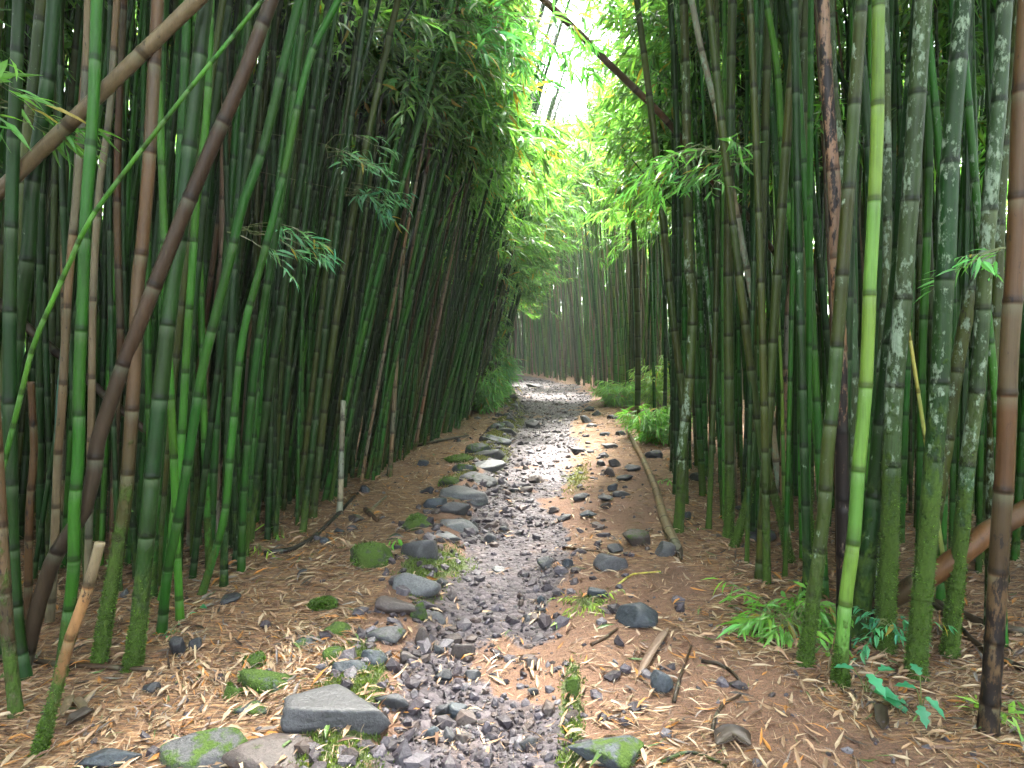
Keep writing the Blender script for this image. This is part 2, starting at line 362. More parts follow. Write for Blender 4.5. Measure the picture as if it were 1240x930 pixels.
def make_ground():
    ys = [-6.0]
    while ys[-1] < 70: ys.append(ys[-1] + (.25 if ys[-1] < 1.2 else np.clip(.0052*ys[-1], .010, .6) if ys[-1] < 14 else .012*ys[-1]))
    ys = np.array(ys); xs = [0.0]
    while xs[-1] < 60:
        a = xs[-1]; xs.append(a + (.014 if a < 1.9 else .03 if a < 3 else .10 if a < 6 else .12*a))
    xs = np.array(xs); xs = np.concatenate([-xs[:0:-1], xs])
    X, Y = np.meshgrid(xs, ys); Z = G(X, Y)
    V = np.stack([X, Y, Z], -1).reshape(-1, 3); nx = len(xs)
    gm = gravel_mask(X, Y).ravel()
    x = X.ravel(); y = Y.ravel()
    lit = litter_mask(x, y)
    ms = moss_mask(x, y)
    mask = np.stack([gm, lit*(1-gm), np.clip(ms, 0, 1)], 1)
    i = np.arange(len(ys)-1)[:, None]*nx; j = np.arange(nx-1)[None]
    Q = np.stack([i+j, i+j+1, i+nx+j+1, i+nx+j], -1).reshape(-1, 4)
    fm = gm[Q].mean(1) > .5
    for nm, sel, lab, cat in (('ground', ~fm, 'brown forest floor under straw coloured bamboo litter', 'ground'), ('path', fm, 'dark stony bed of the trail winding into the bamboo', 'path')):
        q = Q[sel]; u, inv = np.unique(q, return_inverse=True)
        o = build(nm, V[u], [inv.reshape(-1, 4)], M_GND, attrs={'Mask': mask[u]})
        tag(o, lab, cat, kind='structure')
make_ground()

# ------------------------------------------------------------------ bamboo culms
COL = dict(green=(.016, .078, .007), mid=(.025, .112, .010), bright=(.050, .185, .017), lime=(.115, .225, .036), dark=(.012, .042, .007), olive=(.044, .064, .013),
           tan=(.205, .155, .09), pink=(.215, .145, .10), brown=(.085, .054, .028), dbrown=(.075, .043, .025), grey=(.27, .27, .20), yellow=(.40, .40, .10),
           teal=(.045, .13, .105), black=(.02, .017, .014), pale=(.042, .075, .026), orange=(.155, .088, .046))
COL = {k: tuple(.78*c for c in v) for k, v in COL.items()}
COL['orange'] = (.066, .038, .017); COL['dbrown'] = (.036, .024, .015); COL['tan'] = (.145, .11, .065)
def culm_geo(P, r0, col, H, rg, lich=0, moss=0, scab=0, sides=10, detail=2, node=.30, flare=True, base_moss=.5, taper=.72, moss_all=0, col2=None, scab_fn=None, s_off=.12):
    """P dense polyline from the foot up; returns V, Q and vertex attributes"""
    ln = np.concatenate([[0], np.cumsum(np.linalg.norm(np.diff(P, axis=0), axis=1))]); L = ln[-1]
    s = s_off; nodes = []; k = 0
    while s < L-.02:
        nodes.append(s); s += node*(.55+.45*min(1, k/5.))*rg.uniform(.88, 1.12) if flare else node*rg.uniform(.85, 1.15); k += 1
    S = [(0., 0., 0.)]
    if flare: S += [(.03, 0, 0.), (.07, 0, 0.)]
    for a in nodes:
        if detail == 2: S += [(a-.06, 0, .01), (a-.04, -.3, .01), (a-.016, -1, .0), (a-.006, 1., .045), (a, .9, .085), (a+.007, 1., .03), (a+.018, .3, .0), (a+.06, 0, -.01), (a+node*.5, 0, -.015)]
        elif detail == 1: S += [(a-.05, 0, 0), (a-.018, -.6, 0), (a, 1., .09), (a+.02, .1, 0)]
        else: S += [(a, .55, 0)]
    S += [(L, 0, 0)]
    S = np.array(sorted([q for q in S if q[0] <= L+1e-6], key=lambda q: q[0]))
    keep = np.concatenate([[True], np.diff(S[:, 0]) > 1e-4]); S = S[keep]
    C3, _ = resample(P, S[:, 0])
    f = S[:, 0]/max(H, L)
    R = r0*(1-taper*f**1.25)*(1+S[:, 2])
    if flare: R = R*(1+.30*np.exp(-S[:, 0]/.045))
    V, Q = tube(C3, R, sides)
    n = len(S); sv = np.repeat(S[:, 0], sides)
    idx = np.searchsorted(np.array(nodes), S[:, 0]+.001)
    tone = rg.uniform(.78, 1.2, len(nodes)+2)[idx]; warm = rg.normal(0, .10, len(nodes)+2)[idx]
    c = np.array(col)[None]*tone[:, None]*np.stack([1+warm, 1-.2*warm, 1-warm], 1)
    if col2 is not None:
        t = sstep(col2[1], col2[2], S[:, 0])[:, None]; c = c*t+np.array(col2[0])[None]*tone[:, None]*(1-t)
    c = np.repeat(np.clip(c, .004, .9), sides, 0)
    ms = np.clip(moss*np.exp(-(sv/base_moss)**2)+moss_all, 0, 1)
    sc = np.full(len(sv), float(scab)) if scab_fn is None else np.clip(scab_fn(sv), 0, 1)
    mask = np.stack([np.full(len(sv), float(lich))*(1-.5*(ms > .4)), ms, sc], 1)
    return V, Q, c, mask, np.repeat(S[:, 1], sides), nodes
def end_caps(nv, sides):
    return [np.arange(sides)[None, ::-1], (np.arange(sides)+nv-sides)[None]]
def culm_object(name, P, r0, col, H, rg, caps=False, parent=None, **k):
    sides = k.get('sides', 10)
    V, Q, c, mask, ring, nodes = culm_geo(P, r0, col, H, rg, **k)
    polys = [Q]
    if caps: polys += end_caps(len(V), sides)
    o = build(name, V-P[0], polys, M_BAM, attrs={'Col': c, 'Mask': mask, 'ring': ring}, loc=P[0])
    return o, nodes

def leaf_tint(rg, n, y=None, base=(.062, .175, .042), var=.35):
    c = np.array(base)[None]*np.exp(rg.normal(0, var, n))[:, None]
    w = rg.normal(0, .16, n); c = c*np.stack([1+w+.15, 1+.3*w, 1-.6*w], 1)
    yl = rg.random(n) < .035; c[yl] = np.array([.25, .20, .035])*rg.uniform(.6, 1.2, (yl.sum(), 1))
    return np.clip(c, .006, .5)
def canopy_keep(P):
    """sky slot and headroom over the trail, plus leaves cut to let light in"""
    x, y, z = P[:, 0], P[:, 1], P[:, 2]
    wob = .16*vnoise(y*1.3, z*1.3, seed=91)
    near = (y < 4.2) & (np.abs(x) < .75+.25*vnoise(y, z, seed=41)) | (y > -1) & (y < 4.2) & (np.abs(x) < 2.2) & (z < 1.5+.62*np.maximum(y, 0))
    lo = .020*y+wob*(1+.03*y); hi = .115*y+.06+wob*(1+.05*y)
    slot = (y >= 4.2) & (y < 21) & (x > lo) & (x < hi) & (z > 1.25+.36*y)
    high = (y >= 4.2) & (y < 11.5) & (z > 1.5+.60*y) & (x > -1.5+wob) & (x < 2.0+wob)  # leaves above the view cut away so light reaches the trail
    light_gap = (y >= 8.5) & (y < 25) & (z > np.maximum(5.6, 1.5+.44*y)*(y < 17)+5.6*(y >= 17)+wob*2) & (x > -2.6+wob*2-.35*np.maximum(y-22, 0)) & (x < 5.6+wob*2)  # made-up opening in the canopy, shaped to light the middle of the trail
    room = (z < 1.75+.05*np.clip(y, 0, 20)+.5*vnoise(x*1.7, y*1.1, seed=17)) & (x > wall_l(y)+.25+.35*vnoise(y*1.4, z*1.2, seed=18)) & (x < wall_r(y)-.2) & (y < 26)
    front = (y < 3.2) & (x > -1.6) & (x < 1.4) & (z < 3.6)
    return ~(near | slot | high | light_gap | room | front)
def foliage_geo(rg, P, nodes_z, n_br, toward, blen=(.5, 1.3), ns=5, nl=7, leaf=.14, spread=1.0, twigs=True, detail=True, keep=canopy_keep, base=(.062, .175, .042), zpow=1.0):
    """branches from the culm polyline P between two heights"""
    z = nodes_z[0]+(nodes_z[1]-nodes_z[0])*rg.random(n_br)**zpow
    O = np.stack([np.interp(z, P[:, 2], P[:, k]) for k in range(3)], 1)
    az = toward+rg.normal(0, spread, n_br)
    bl = rg.uniform(*blen, n_br); el = rg.uniform(.2, .95, n_br)
    return leaf_pack(rg, O, az, bl, el, ns, nl, leaf, twigs, detail, keep, base)
def leaf_pack(rg, O, az, bl, el, ns, nl, leaf, twigs, detail, keep, base, droop=.9, var=.35, wide=.145):
    Pb, D, N, curve, tw = sprays(rg, O, az, bl, el, ns, nl, leaf, droop)
    L = leaf*rg.uniform(.6, 1.25, len(Pb)); W = L*rg.uniform(.8, 1.2, len(Pb))*wide
    if keep is not None:
        k = keep(Pb+nrm(D)*L[:, None]*.6); Pb, D, N, L, W = Pb[k], D[k], N[k], L[k], W[k]
    V, T, Q, st = leaves_mesh(Pb, D, N, L, W, detail, droop=.22)
    c = np.repeat(leaf_tint(rg, len(Pb), base=base, var=var), st, 0)
    tv = np.zeros((0, 3)); tq = np.zeros((0, 4), np.int32)
    if twigs:
        A = np.concatenate([curve[:, i] for i in range(4)]); B = np.concatenate([curve[:, i+1] for i in range(4)])
        r = np.concatenate([np.full(len(O), .0042*(1-.22*i)) for i in range(4)])
        A2, B2 = tw
        if keep is not None:
            k2 = keep((A2+B2)/2); A2, B2 = A2[k2], B2[k2]; k1 = keep((A+B)/2); A, B, r = A[k1], B[k1], r[k1]
        A = np.concatenate([A, A2]); B = np.concatenate([B, B2]); r = np.concatenate([r, np.full(len(A2), .0016)])
        if len(A): tv, tq = thin_prisms(A, B, r)
    return V, T, Q, c, tv, tq
def foliage_object(name, pack, org, parent, mat=None):
    V, T, Q, c, tv, tq = pack
    if len(V) == 0: return None
    VV = np.concatenate([V, tv])-org; cc = np.concatenate([c, np.tile([[.06, .08, .03]], (len(tv), 1))])
    return build(name, VV, [T, Q, tq+len(V)], [mat or M_LEAF, M_TWIG], midx=[0, 0, 1], attrs={'Col': cc}, smooth=False, parent=parent)

# shared crowns for culms whose tops stand above the frame
CROWNS = []
for k in range(6):
    rg = np.random.default_rng(100+k); P = np.stack([np.zeros(30), np.zeros(30), np.linspace(0, 4.5, 30)], 1)
    V, T, Q, c, tv, tq = foliage_geo(rg, P, (.2, 4.4), 18, 0, (.5, 1.3), 5, 6, .17, 3.2, True, False, keep=None)
    CROWNS.append(build('foliage', np.concatenate([V, tv]), [T, Q, tq+len(V)], [M_LEAF, M_TWIG], midx=[0, 0, 1], attrs={'Col': np.concatenate([c, np.tile([[.06, .08, .03]], (len(tv), 1))])}, smooth=False, link=False))
def shared_crown(parent, P, rg):
    top = P[-1]; o = bpy.data.objects.new('foliage', CROWNS[rg.integers(6)]); C.objects.link(o); o.parent = parent
    q = resample(P, np.array([max(.1, np.linalg.norm(np.diff(P, axis=0), axis=1).sum()-4.3)]))[0][0]
    o.location = q-P[0]; o.rotation_euler = (0, 0, rg.uniform(0, 6.28))

def moss_tufts(parent, P, r0, h, n, rg, full=1.2, col=(.050, .098, .014)):
    """short moss blades clothing the foot of a culm: a real fuzzy coat"""
    s = np.abs(rg.normal(0, h*.55, n)); s = s[s < h*1.6]; n = len(s)
    Cc, _ = resample(P, s); a = rg.uniform(0, 6.283, n)
    a = a + .0
    k = vnoise(np.cos(a)*1.5+Cc[:, 0]*9, np.sin(a)*1.5, s*9, seed=55) > -.25+.5*(s/h)-.2
    Cc, s, a = Cc[k], s[k], a[k]; n = len(s)
    d = np.stack([np.cos(a), np.sin(a), np.zeros(n)], 1)
    r = r0*(1+.30*np.exp(-s/.045))
    Pb = Cc+d*(r*.97)[:, None]; D = nrm(d+rg.normal(0, .5, (n, 3))+np.array([0, 0, .3])); N = rg.normal(0, 1, (n, 3))
    L = rg.uniform(.004, .013, n); V, T, Q, st = leaves_mesh(Pb, D, N, L, L*.45, False, .3)
    c = np.repeat(np.array(col)[None]*np.exp(rg.normal(0, .4, n))[:, None], st, 0)
    o = build('moss_coat', V-P[0], [T, Q], [M_PLANT], attrs={'Col': c}, smooth=False, parent=parent); o['kind'] = 'stuff'

# hero culms read off the photograph: label, colour, depth (None: the last point is where it meets the ground), width in photo pixels, points from the top down
HERO = []
def H(label, col, w, pts, d=None, **k): HERO.append((label, col, w, pts, d, k))
# --- left stand
H('thick dark green culm with pale specks at the edge of the left stand', 'dark', 16, [(76, 0), (64, 118), (47, 220), (41, 305), (34, 345), (27, 395), (17, 480), (7, 580), (2, 680), (-2, 800)], d=2.45, lich=.12, node=.34)
H('straight medium green culm crossing in front of the dark fallen pole on the left', 'mid', 13, [(122, 0), (117, 135), (108, 250), (103, 360), (98, 462), (97, 547), (91, 620), (90, 688), (80, 770), (72, 818)], moss=.5, base_moss=.3, node=.33)
H('brown ageing culm with a mossy green foot, right of the straight medium green culm', 'brown', 15, [(195, 0), (188, 118), (183, 203), (174, 305), (169, 344), (164, 456), (158, 547), (152, 615), (145, 654), (118, 803)], moss=.8, base_moss=.6, node=.34, col2=(COL['olive'], .3, 1.1))
H('thick near-black green culm with its foot standing alone in front, left litter bank', 'dark', 18, [(236, 0), (222, 146), (212, 254), (206, 310), (201, 344), (190, 462), (180, 581), (172, 690), (163, 790), (157, 808)], moss=.7, base_moss=.4, node=.34, lich=.1)
H('pinkish tan dead culm standing bare between green culms, left stand', 'pink', 8, [(271, 0), (271, 75), (269, 170), (268, 305), (267, 395), (263, 500), (262, 600), (262, 690)], d=3.75, scab=.12, node=.36)
H('fresh green culm leaning gently, just left of the pinkish tan dead culm', 'bright', 9, [(256, 0), (251, 135), (239, 237), (234, 310), (227, 412), (220, 530), (213, 600), (203, 690), (196, 745)], d=3.0, node=.36)
H('slim bright green culm with its foot by two dark stones, left bank', 'bright', 9, [(203, 120), (206, 250), (207, 371), (210, 445), (214, 564), (216, 671), (218, 752)], node=.34)
H('dark green culm slanting up to the right from deep inside the left stand', 'green', 11, [(369, 0), (345, 95), (322, 186), (298, 250), (281, 320), (250, 439), (237, 513), (220, 615), (204, 690), (195, 768)], node=.34)
H('green culm with yellowish nodes slanting up to the right, left stand', 'mid', 9, [(403, 0), (370, 70), (342, 200), (326, 270), (310, 332), (291, 412), (278, 547), (270, 630), (243, 721)], moss=.6, base_moss=.3, node=.30)
H('smooth deep green culm leaning right behind the culm with yellowish nodes', 'green', 9, [(372, 60), (350, 220), (335, 310), (312, 445), (298, 581), (294, 640), (292, 693)], node=.32)
H('black-green straight culm with its foot beside a grey stone, left stand', 'dark', 9, [(300, 0), (290, 200), (281, 350), (277, 500), (272, 637), (271, 711)], moss=.3, node=.32)
H('tan dead culm close to the straight medium green culm, left stand', 'tan', 9, [(105, 0), (100, 135), (90, 250), (85, 305), (81, 360), (73, 513), (70, 547), (64, 700), (60, 780)], d=2.75, scab=.15, node=.34)
H('slender culm turning from pinkish tan above to blue-green below', 'pink', 6.5, [(88, 0), (84, 80), (81, 135), (76, 270), (71, 378), (65, 500), (62, 700)], d=3.1, node=.38, col2=(COL['teal'], 1.55, 1.62))
H('tan dead culm half hidden behind the straight medium green culm', 'tan', 8, [(137, 0), (129, 135), (118, 220), (112, 310), (110, 390), (109, 520), (106, 700)], d=2.95, scab=.1, node=.36)
H('orange-brown broken stub ending in a frayed top at mid height, far left', 'orange', 9, [(37, 462), (41, 547), (36, 615), (34, 720), (33, 800)], d=2.55, scab=.25, node=.3, stop=True)
H('short brown culm at the lower left corner with a mossy black foot', 'brown', 14, [(-8, 520), (0, 640), (3, 690), (8, 760), (20, 866)], moss=.5, scab=.3, node=.3)
H('dark green culm beside the short brown one at the lower left corner', 'dark', 14, [(20, 0), (13, 200), (10, 400), (12, 560), (15, 678), (22, 772), (26, 795)], d=2.3, lich=.1, node=.34)
H('dark brown thick culm leaning steeply across the left stand', 'dbrown', 17, [(322, -5), (285, 95), (240, 200), (196, 310), (149, 432), (133, 480), (115, 535), (104, 610), (58, 690), (24, 823)], d=2.35, node=.36, scab=.1, flare=False)
H('weathered broken stake leaning beside the lower left corner, mossy at its foot', 'tan', 13, [(122, 657), (106, 715), (85, 775), (66, 845), (44, 912)], moss=.9, base_moss=.32, node=.24, scab=.2, stop=True)
H('grey bleached stub standing against the dark left wall of culms', 'grey', 7, [(416, 485), (414, 540), (413, 580), (411, 621)], node=.3, scab=.25, stop=True)
H('dark green culm with its base in shade behind the two dark stones', 'green', 11, [(228, 60), (215, 300), (200, 480), (190, 600), (187, 640), (184, 724)], moss=.4, node=.33)
H('pale straw-coloured dead culm seen through a gap in the left stand', 'tan', 9, [(222, 200), (232, 330), (245, 440), (254, 560), (257, 640)], d=4.6, node=.34)
H('mottled green culm along the frame edge behind the diagonal brown pole', 'olive', 14, [(52, 60), (30, 260), (14, 420), (4, 560), (2, 700)], d=2.75, lich=.25, node=.34)
H('reddish brown slim culm between the two tan ones, left stand', 'brown', 8, [(160, 0), (150, 180), (148, 300), (150, 420), (143, 520), (138, 640)], d=3.2, node=.34)
# --- slender leaning culms along the left side of the trail
H('straight tan culm leaning far over in front of the left foliage', 'tan', 5, [(577, 200), (537, 263), (490, 343), (443, 420), (420, 460)], d=7.2, node=.34, slim=True)
H('dark arching culm at the trailside foliage, leaning over the path', 'dark', 6, [(560, 40), (533, 130), (508, 212), (480, 310), (460, 390), (448, 470)], d=6.6, node=.34, slim=True)
H('dark slender culm crossing under the overhanging leaves, left side', 'dark', 6, [(500, 0), (478, 90), (452, 200), (430, 310), (418, 420), (410, 560)], d=6.0, node=.34, slim=True)
# --- right stand
H('pinkish brown culm scabbed with black, tallest pale stem of the right stand', 'pink', 15, [(994, 0), (999, 102), (1004, 170), (1009, 237), (1011, 310), (1016, 412), (1018, 513), (1020, 620), (1021, 690), (1021, 790)], d=2.45, node=.37, scab_fn=lambda s: .50+.45*sstep(1.15, .6, s)-.12*np.sin(s*5), s_off=.2)
H('bright lime green culm, the freshest stem of the right stand', 'lime', 15, [(1066, 0), (1064, 159), (1057, 305), (1055, 335), (1050, 456), (1040, 571), (1037, 615), (1034, 654), (1023, 738), (1017, 829)], node=.37, moss=.85, base_moss=.18, lich=.06)
H('white lichen-covered culm directly behind the bright lime green one', 'pale', 10, [(1074, 0), (1076, 135), (1076, 305), (1070, 411), (1066, 520), (1064, 700)], d=2.9, lich=.62, node=.36)
H('dark lichened culm with an ochre broken patch, leaning right', 'dark', 20, [(1109, 0), (1108, 17), (1101, 102), (1091, 237), (1087, 320), (1077, 412), (1067, 513), (1057, 615), (1048, 690), (1040, 765)], d=2.55, lich=.22, moss=.5, base_moss=.6, node=.38, s_off=.15)
H('moss-clad pale culm rising behind the lower diagonal log', 'pale', 20, [(1094, 300), (1088, 390), (1082, 450), (1078, 540), (1076, 654), (1073, 720), (1072, 787)], lich=.55, moss=1.0, base_moss=.8, node=.36)
H('lichen-banded green culm swaying beside the moss-clad ones, right stand', 'dark', 21, [(1178, 0), (1168, 100), (1159, 203), (1154, 305), (1149, 360), (1143, 462), (1132, 581), (1126, 650), (1118, 722), (1108, 818)], lich=.50, moss=1.0, base_moss=.85, node=.38)
H('white-blotched culm with a heavily mossed foot, right of the swaying one', 'pale', 16, [(1197, 0), (1193, 129), (1186, 237), (1182, 310), (1180, 360), (1176, 462), (1166, 560), (1161, 640), (1156, 700), (1149, 793)], lich=.58, moss=1.0, base_moss=.75, node=.37)
H('brown-green lichened culm crossing behind the white-blotched one', 'olive', 15, [(1225, 0), (1210, 152), (1199, 237), (1188, 310), (1162, 428), (1145, 547), (1130, 640), (1118, 740)], d=2.75, lich=.5, scab=.2, node=.36)
H('thick orange-brown culm at the frame edge with a charred black foot', 'orange', 20, [(1249, -10), (1240, 130), (1233, 310), (1224, 428), (1219, 560), (1213, 637), (1206, 755), (1196, 889)], node=.34, scab_fn=lambda s: .16+.50*sstep(.8, .35, s), col2=(COL['brown'], .4, .8))
H('bright green narrow culm behind the lime green one', 'bright', 8.5, [(1051, 0), (1052, 203), (1052, 300), (1050, 420), (1046, 640)], d=3.2, node=.34)
H('pale green lichen-spotted culm between the pinkish and lime green ones', 'pale', 10, [(1013, 0), (1016, 110), (1023, 170), (1033, 305), (1037, 420), (1036, 600)], d=2.9, lich=.5, node=.34)
H('dark spotted culm just left of the lime green one', 'dark', 11, [(1024, 0), (1033, 85), (1044, 203), (1046, 290), (1043, 480), (1036, 640)], d=2.8, lich=.35, scab=.2, node=.34)
H('grey-green mossy straight culm left of the pinkish brown one', 'olive', 10, [(976, 0), (974, 170), (974, 310), (974, 480), (979, 615), (984, 694)], lich=.35, moss=.8, base_moss=.7, node=.36)
H('pale pinkish tan crooked culm left of the grey-green mossy one', 'pink', 9, [(970, 0), (967, 85), (966, 170), (959, 305), (956, 340), (952, 361), (950, 445), (947, 581), (946, 655)], lich=.15, scab=.36, node=.36)
H('pale slanting culm running down from upper left in the right stand', 'grey', 8, [(832, -20), (850, 68), (871, 152), (884, 220), (900, 305), (911, 361), (928, 456), (938, 547), (952, 640)], d=3.9, lich=.6, scab=.1, node=.34)
H('slim green culm with evenly spaced nodes left of the pinkish tan pair', 'mid', 7, [(913, 0), (911, 170), (913, 250), (916, 305), (918, 400), (920, 540), (918, 640)], d=4.0, lich=.1, node=.32)
H('fresh green culm leaning toward the pinkish tan crooked one', 'bright', 8, [(922, -20), (940, 85), (947, 203), (957, 270), (964, 320), (968, 400), (970, 560), (972, 660)], d=3.5, node=.34)
H('culm with whitened patches standing at the trail edge, mossy foot', 'olive', 12, [(826, 0), (829, 100), (831, 200), (833, 317), (838, 367), (834, 467), (826, 540), (824, 600), (821, 643)], lich=.45, moss=.55, base_moss=.6, node=.34)
H('thin yellow shoot slanting in front of the dark gap, right stand', 'yellow', 5, [(1088, 375), (1096, 415), (1104, 462), (1114, 520), (1124, 580), (1136, 650)], d=2.5, node=.20, slim=True, stop=True)
H('yellow-green slim culm crossing the tan crooked one', 'lime', 5, [(931, 200), (937, 310), (942, 412), (945, 470), (947, 540), (950, 650)], d=3.6, node=.33, slim=True)
H('short bright green slim culm right of the tan crooked one', 'bright', 6, [(972, 380), (978, 418), (986, 520), (991, 588), (994, 640)], d=3.3, node=.30, slim=True)
H('medium green culm right of the pinkish brown scabbed one', 'mid', 9, [(1034, 250), (1034, 310), (1035, 390), (1032, 513), (1030, 650)], d=3.0, node=.34)
H('green culm dangling past the dark gap behind the lichened stems', 'mid', 9, [(1122, 0), (1124, 200), (1121, 310), (1116, 439), (1114, 640)], d=2.95, node=.35)
H('green culm leaning right beside the swaying lichen-banded one', 'mid', 9, [(1116, 60), (1128, 170), (1137, 271), (1141, 330), (1143, 420), (1140, 640)], d=2.9, lich=.12, node=.34)
H('small mossy culm in front with spreading roots, beside the leafy seedling', 'olive', 15, [(1018, 380), (1010, 480), (1003, 547), (999, 615), (996, 640), (988, 705), (974, 806)], moss=.75, base_moss=.45, node=.3, lich=.25)
H('mossy curved culm rooted by the dark boulder under the right stand', 'olive', 10, [(915, 420), (913, 513), (908, 581), (901, 620), (888, 661)], moss=.85, base_moss=.5, node=.3)
H('olive straight culm with a mossy foot left of the dark boulder', 'olive', 11, [(882, 120), (880, 300), (881, 412), (883, 560), (883, 615), (882, 651)], moss=.7, base_moss=.5, node=.33, lich=.1)
H('bent mossy culm whose foot kicks out to the right, by the boulder', 'olive', 10, [(912, 470), (922, 540), (935, 591), (947, 632), (957, 680)], moss=.8, base_moss=.45, node=.28)
H('dark culm close to the trailside, left of the whitened one', 'dark', 8, [(812, 0), (815, 200), (817, 350), (816, 500), (815, 570)], node=.34)
H('olive brown culm curving beside the shrub at the right trailside', 'olive', 7, [(752, -20), (752, 160), (757, 200), (767, 283), (772, 400), (772, 488), (772, 505)], d=9.6, node=.34)
H('olive culm curving into the foot of the whitened one', 'olive', 9, [(772, 0), (783, 85), (793, 170), (805, 283), (813, 367), (826, 477), (829, 560), (829, 610)], node=.34, moss=.4)
H('thin green culm leaning left over the sunlit foliage, right side', 'mid', 4, [(735, 155), (767, 196), (800, 235), (830, 270), (870, 340)], d=6.5, node=.3, slim=True, flare=False)
H('thin bowed green culm over the middle of the trail', 'mid', 4, [(676, 155), (650, 190), (630, 224), (612, 255), (596, 290), (575, 360)], d=8.0, node=.3, slim=True, flare=False)
H('lichen-spotted culm right of the white-blotched one, near the frame edge', 'olive', 13, [(1226, 140), (1216, 230), (1212, 320), (1208, 420), (1204, 560), (1200, 760)], d=2.6, lich=.5, node=.34)
H('slim green culm with lichen leaning beside the orange-brown one', 'mid', 9, [(1192, 230), (1199, 330), (1206, 410), (1213, 520), (1214, 640)], d=2.45, lich=.35, node=.32)

def sky_extend(P, Htop, rg, bend=0.0):
    """carry a culm on above the measured points with its own slope easing upright"""
    t = nrm(P[-1]-P[max(0, len(P)-6)]); out = [P]; p = P[-1].copy(); q = []
    t = t.copy()
    while p[2] < Htop:
        t = nrm(t*np.array([.975, .975, 1])+np.array([bend, 0, .004])); p = p+t*.25; q.append(p.copy())
    return np.vstack([P, q]) if q else P
hero_records = []
for label, col, w, pts, d, k in HERO:
    rg = np.random.default_rng(len(hero_records)*13+5)
    k = dict(k); stop = k.pop('stop', False); slim = k.pop('slim', False)
    pts = pts[::-1]
    if d is None: d = float(on_ground(*pts[0])[1])
    W3 = [at_depth(px, py, d) for px, py in pts]
    if k.get('flare', True) or W3[0][2] > 0.3:
        p0 = W3[0]; gz = float(G(p0[0], p0[1]))
        if p0[2] > gz+.02:
            sl = (W3[1]-W3[0])/max(W3[1][2]-W3[0][2], .05); W3 = [p0-sl*(p0[2]-gz)]+W3
        W3[0] = np.array([W3[0][0], W3[0][1], float(G(W3[0][0], W3[0][1]))-.02])
    P = catmull(W3, 60)
    mid = len(P)//2
    r = w/2/F_PX*d
    # leave the plane: a slight sway in depth so that the stand is a volume
    sway = rg.normal(0, .02); P[:, 1] += sway*(P[:, 2]-P[0, 2])
    topz = P[-1][2] if (stop or slim) else rg.uniform(8.5, 11.5)
    if not stop: P = sky_extend(P, topz, rg)
    Ht = np.linalg.norm(np.diff(P, axis=0), axis=1).sum()
    o, nodes = culm_object('bamboo_culm', P, r*1.06, COL[col], max(Ht, 3.0 if stop else Ht), rg, caps=True, sides=14 if w > 12 else 10, detail=2, **k)
    side = 'left' if np.mean([p[0] for p in pts]) < 620 else 'right'
    tag(o, label, 'bamboo', 'bamboo culms standing along the trail')
    if not stop and topz > 7: shared_crown(o, P, rg)
    if k.get('moss', 0) >= .7 and not slim: moss_tufts(o, P, r*1.06, k.get('base_moss', .5)*.75, 2600 if w > 14 else 1200, rg)
    hero_records.append(dict(P=P, d=d, r=r, label=label, pts=pts, w=w, obj=o))
# ------------------------------------------------------------------ the rest of the stand
fr = np.random.default_rng(21)
hero_base = np.array([h['P'][0][:2] for h in hero_records])
def edge_dist(x, y):
    """distance into the stand from the trail edge, negative on the trail; side -1 / +1"""
    dl = wall_l(y)-x; dr = x-wall_r(y)
    return np.where(dl > dr, dl, dr), np.where(dl > dr, -1, 1)
cand = []
cell = .285
for yy in np.arange(-4.5, 37, cell):
    for xx in np.arange(-9.5, 10, cell):
        x = xx+fr.uniform(0, cell); y = yy+fr.uniform(0, cell)
        e, sd = edge_dist(x, y); e = float(e)
        if e < .02: continue
        p = 1.0 if e < 2.2 else .62 if e < 3.6 else .36 if e < 5 else .16
        if y < 1.6:
            if abs(x) < 2.0: continue
            p *= .6
        if y < 3.15 and abs(x)/max(y, .3) < .92: continue
        if y < 4.2: p *= .62
        if y < 9 and sd > 0: p *= .8
        if y > 24: p *= .8
        if sd > 0 and 6.5 < y < 13 and e < 2.5: p *= .5
        if fr.random() > p: continue
        if np.min(np.hypot(hero_base[:, 0]-x, hero_base[:, 1]-y)) < .13: continue
        cand.append((x, y, e, int(sd)))
for yy in np.arange(3.6, 15, .30):
    for ee in np.arange(.05, 2.4, .30):
        y = yy+fr.uniform(0, .3); e = ee+fr.uniform(0, .3); x = float(wall_l(y))-e
        if np.min(np.hypot(hero_base[:, 0]-x, hero_base[:, 1]-y)) < .10 or fr.random() > (.55 if y < 4.6 else .9): continue
        cand.append((x, y, e, -1))
for n_, y0, y1, sd_ in ((420, 3.0, 7.0, -1), (230, 2.7, 8, 1)):
    for _ in range(n_):
        y = fr.uniform(y0, y1); e = fr.uniform(.15, 3.2); x = float(wall_l(y))-e if sd_ < 0 else float(wall_r(y))+e
        if np.min(np.hypot(hero_base[:, 0]-x, hero_base[:, 1]-y)) < .08: continue
        cand.append((x, y, e, sd_*2))
KEYS = ['green', 'mid', 'dark', 'olive', 'bright', 'tan', 'brown', 'teal', 'pink']
WL = np.array([.36, .12, .34, .10, .03, .03, .03, .005, .005]); WR = np.array([.30, .24, .18, .16, .07, .02, .02, .005, .005])  # left mix weighted to dark culms, colour standing in for its deep shade
WFAR = np.array([.10, .22, .02, .16, .24, .20, .0, .0, .06])  # far right culms coloured paler to make that wall look lit
fill = []
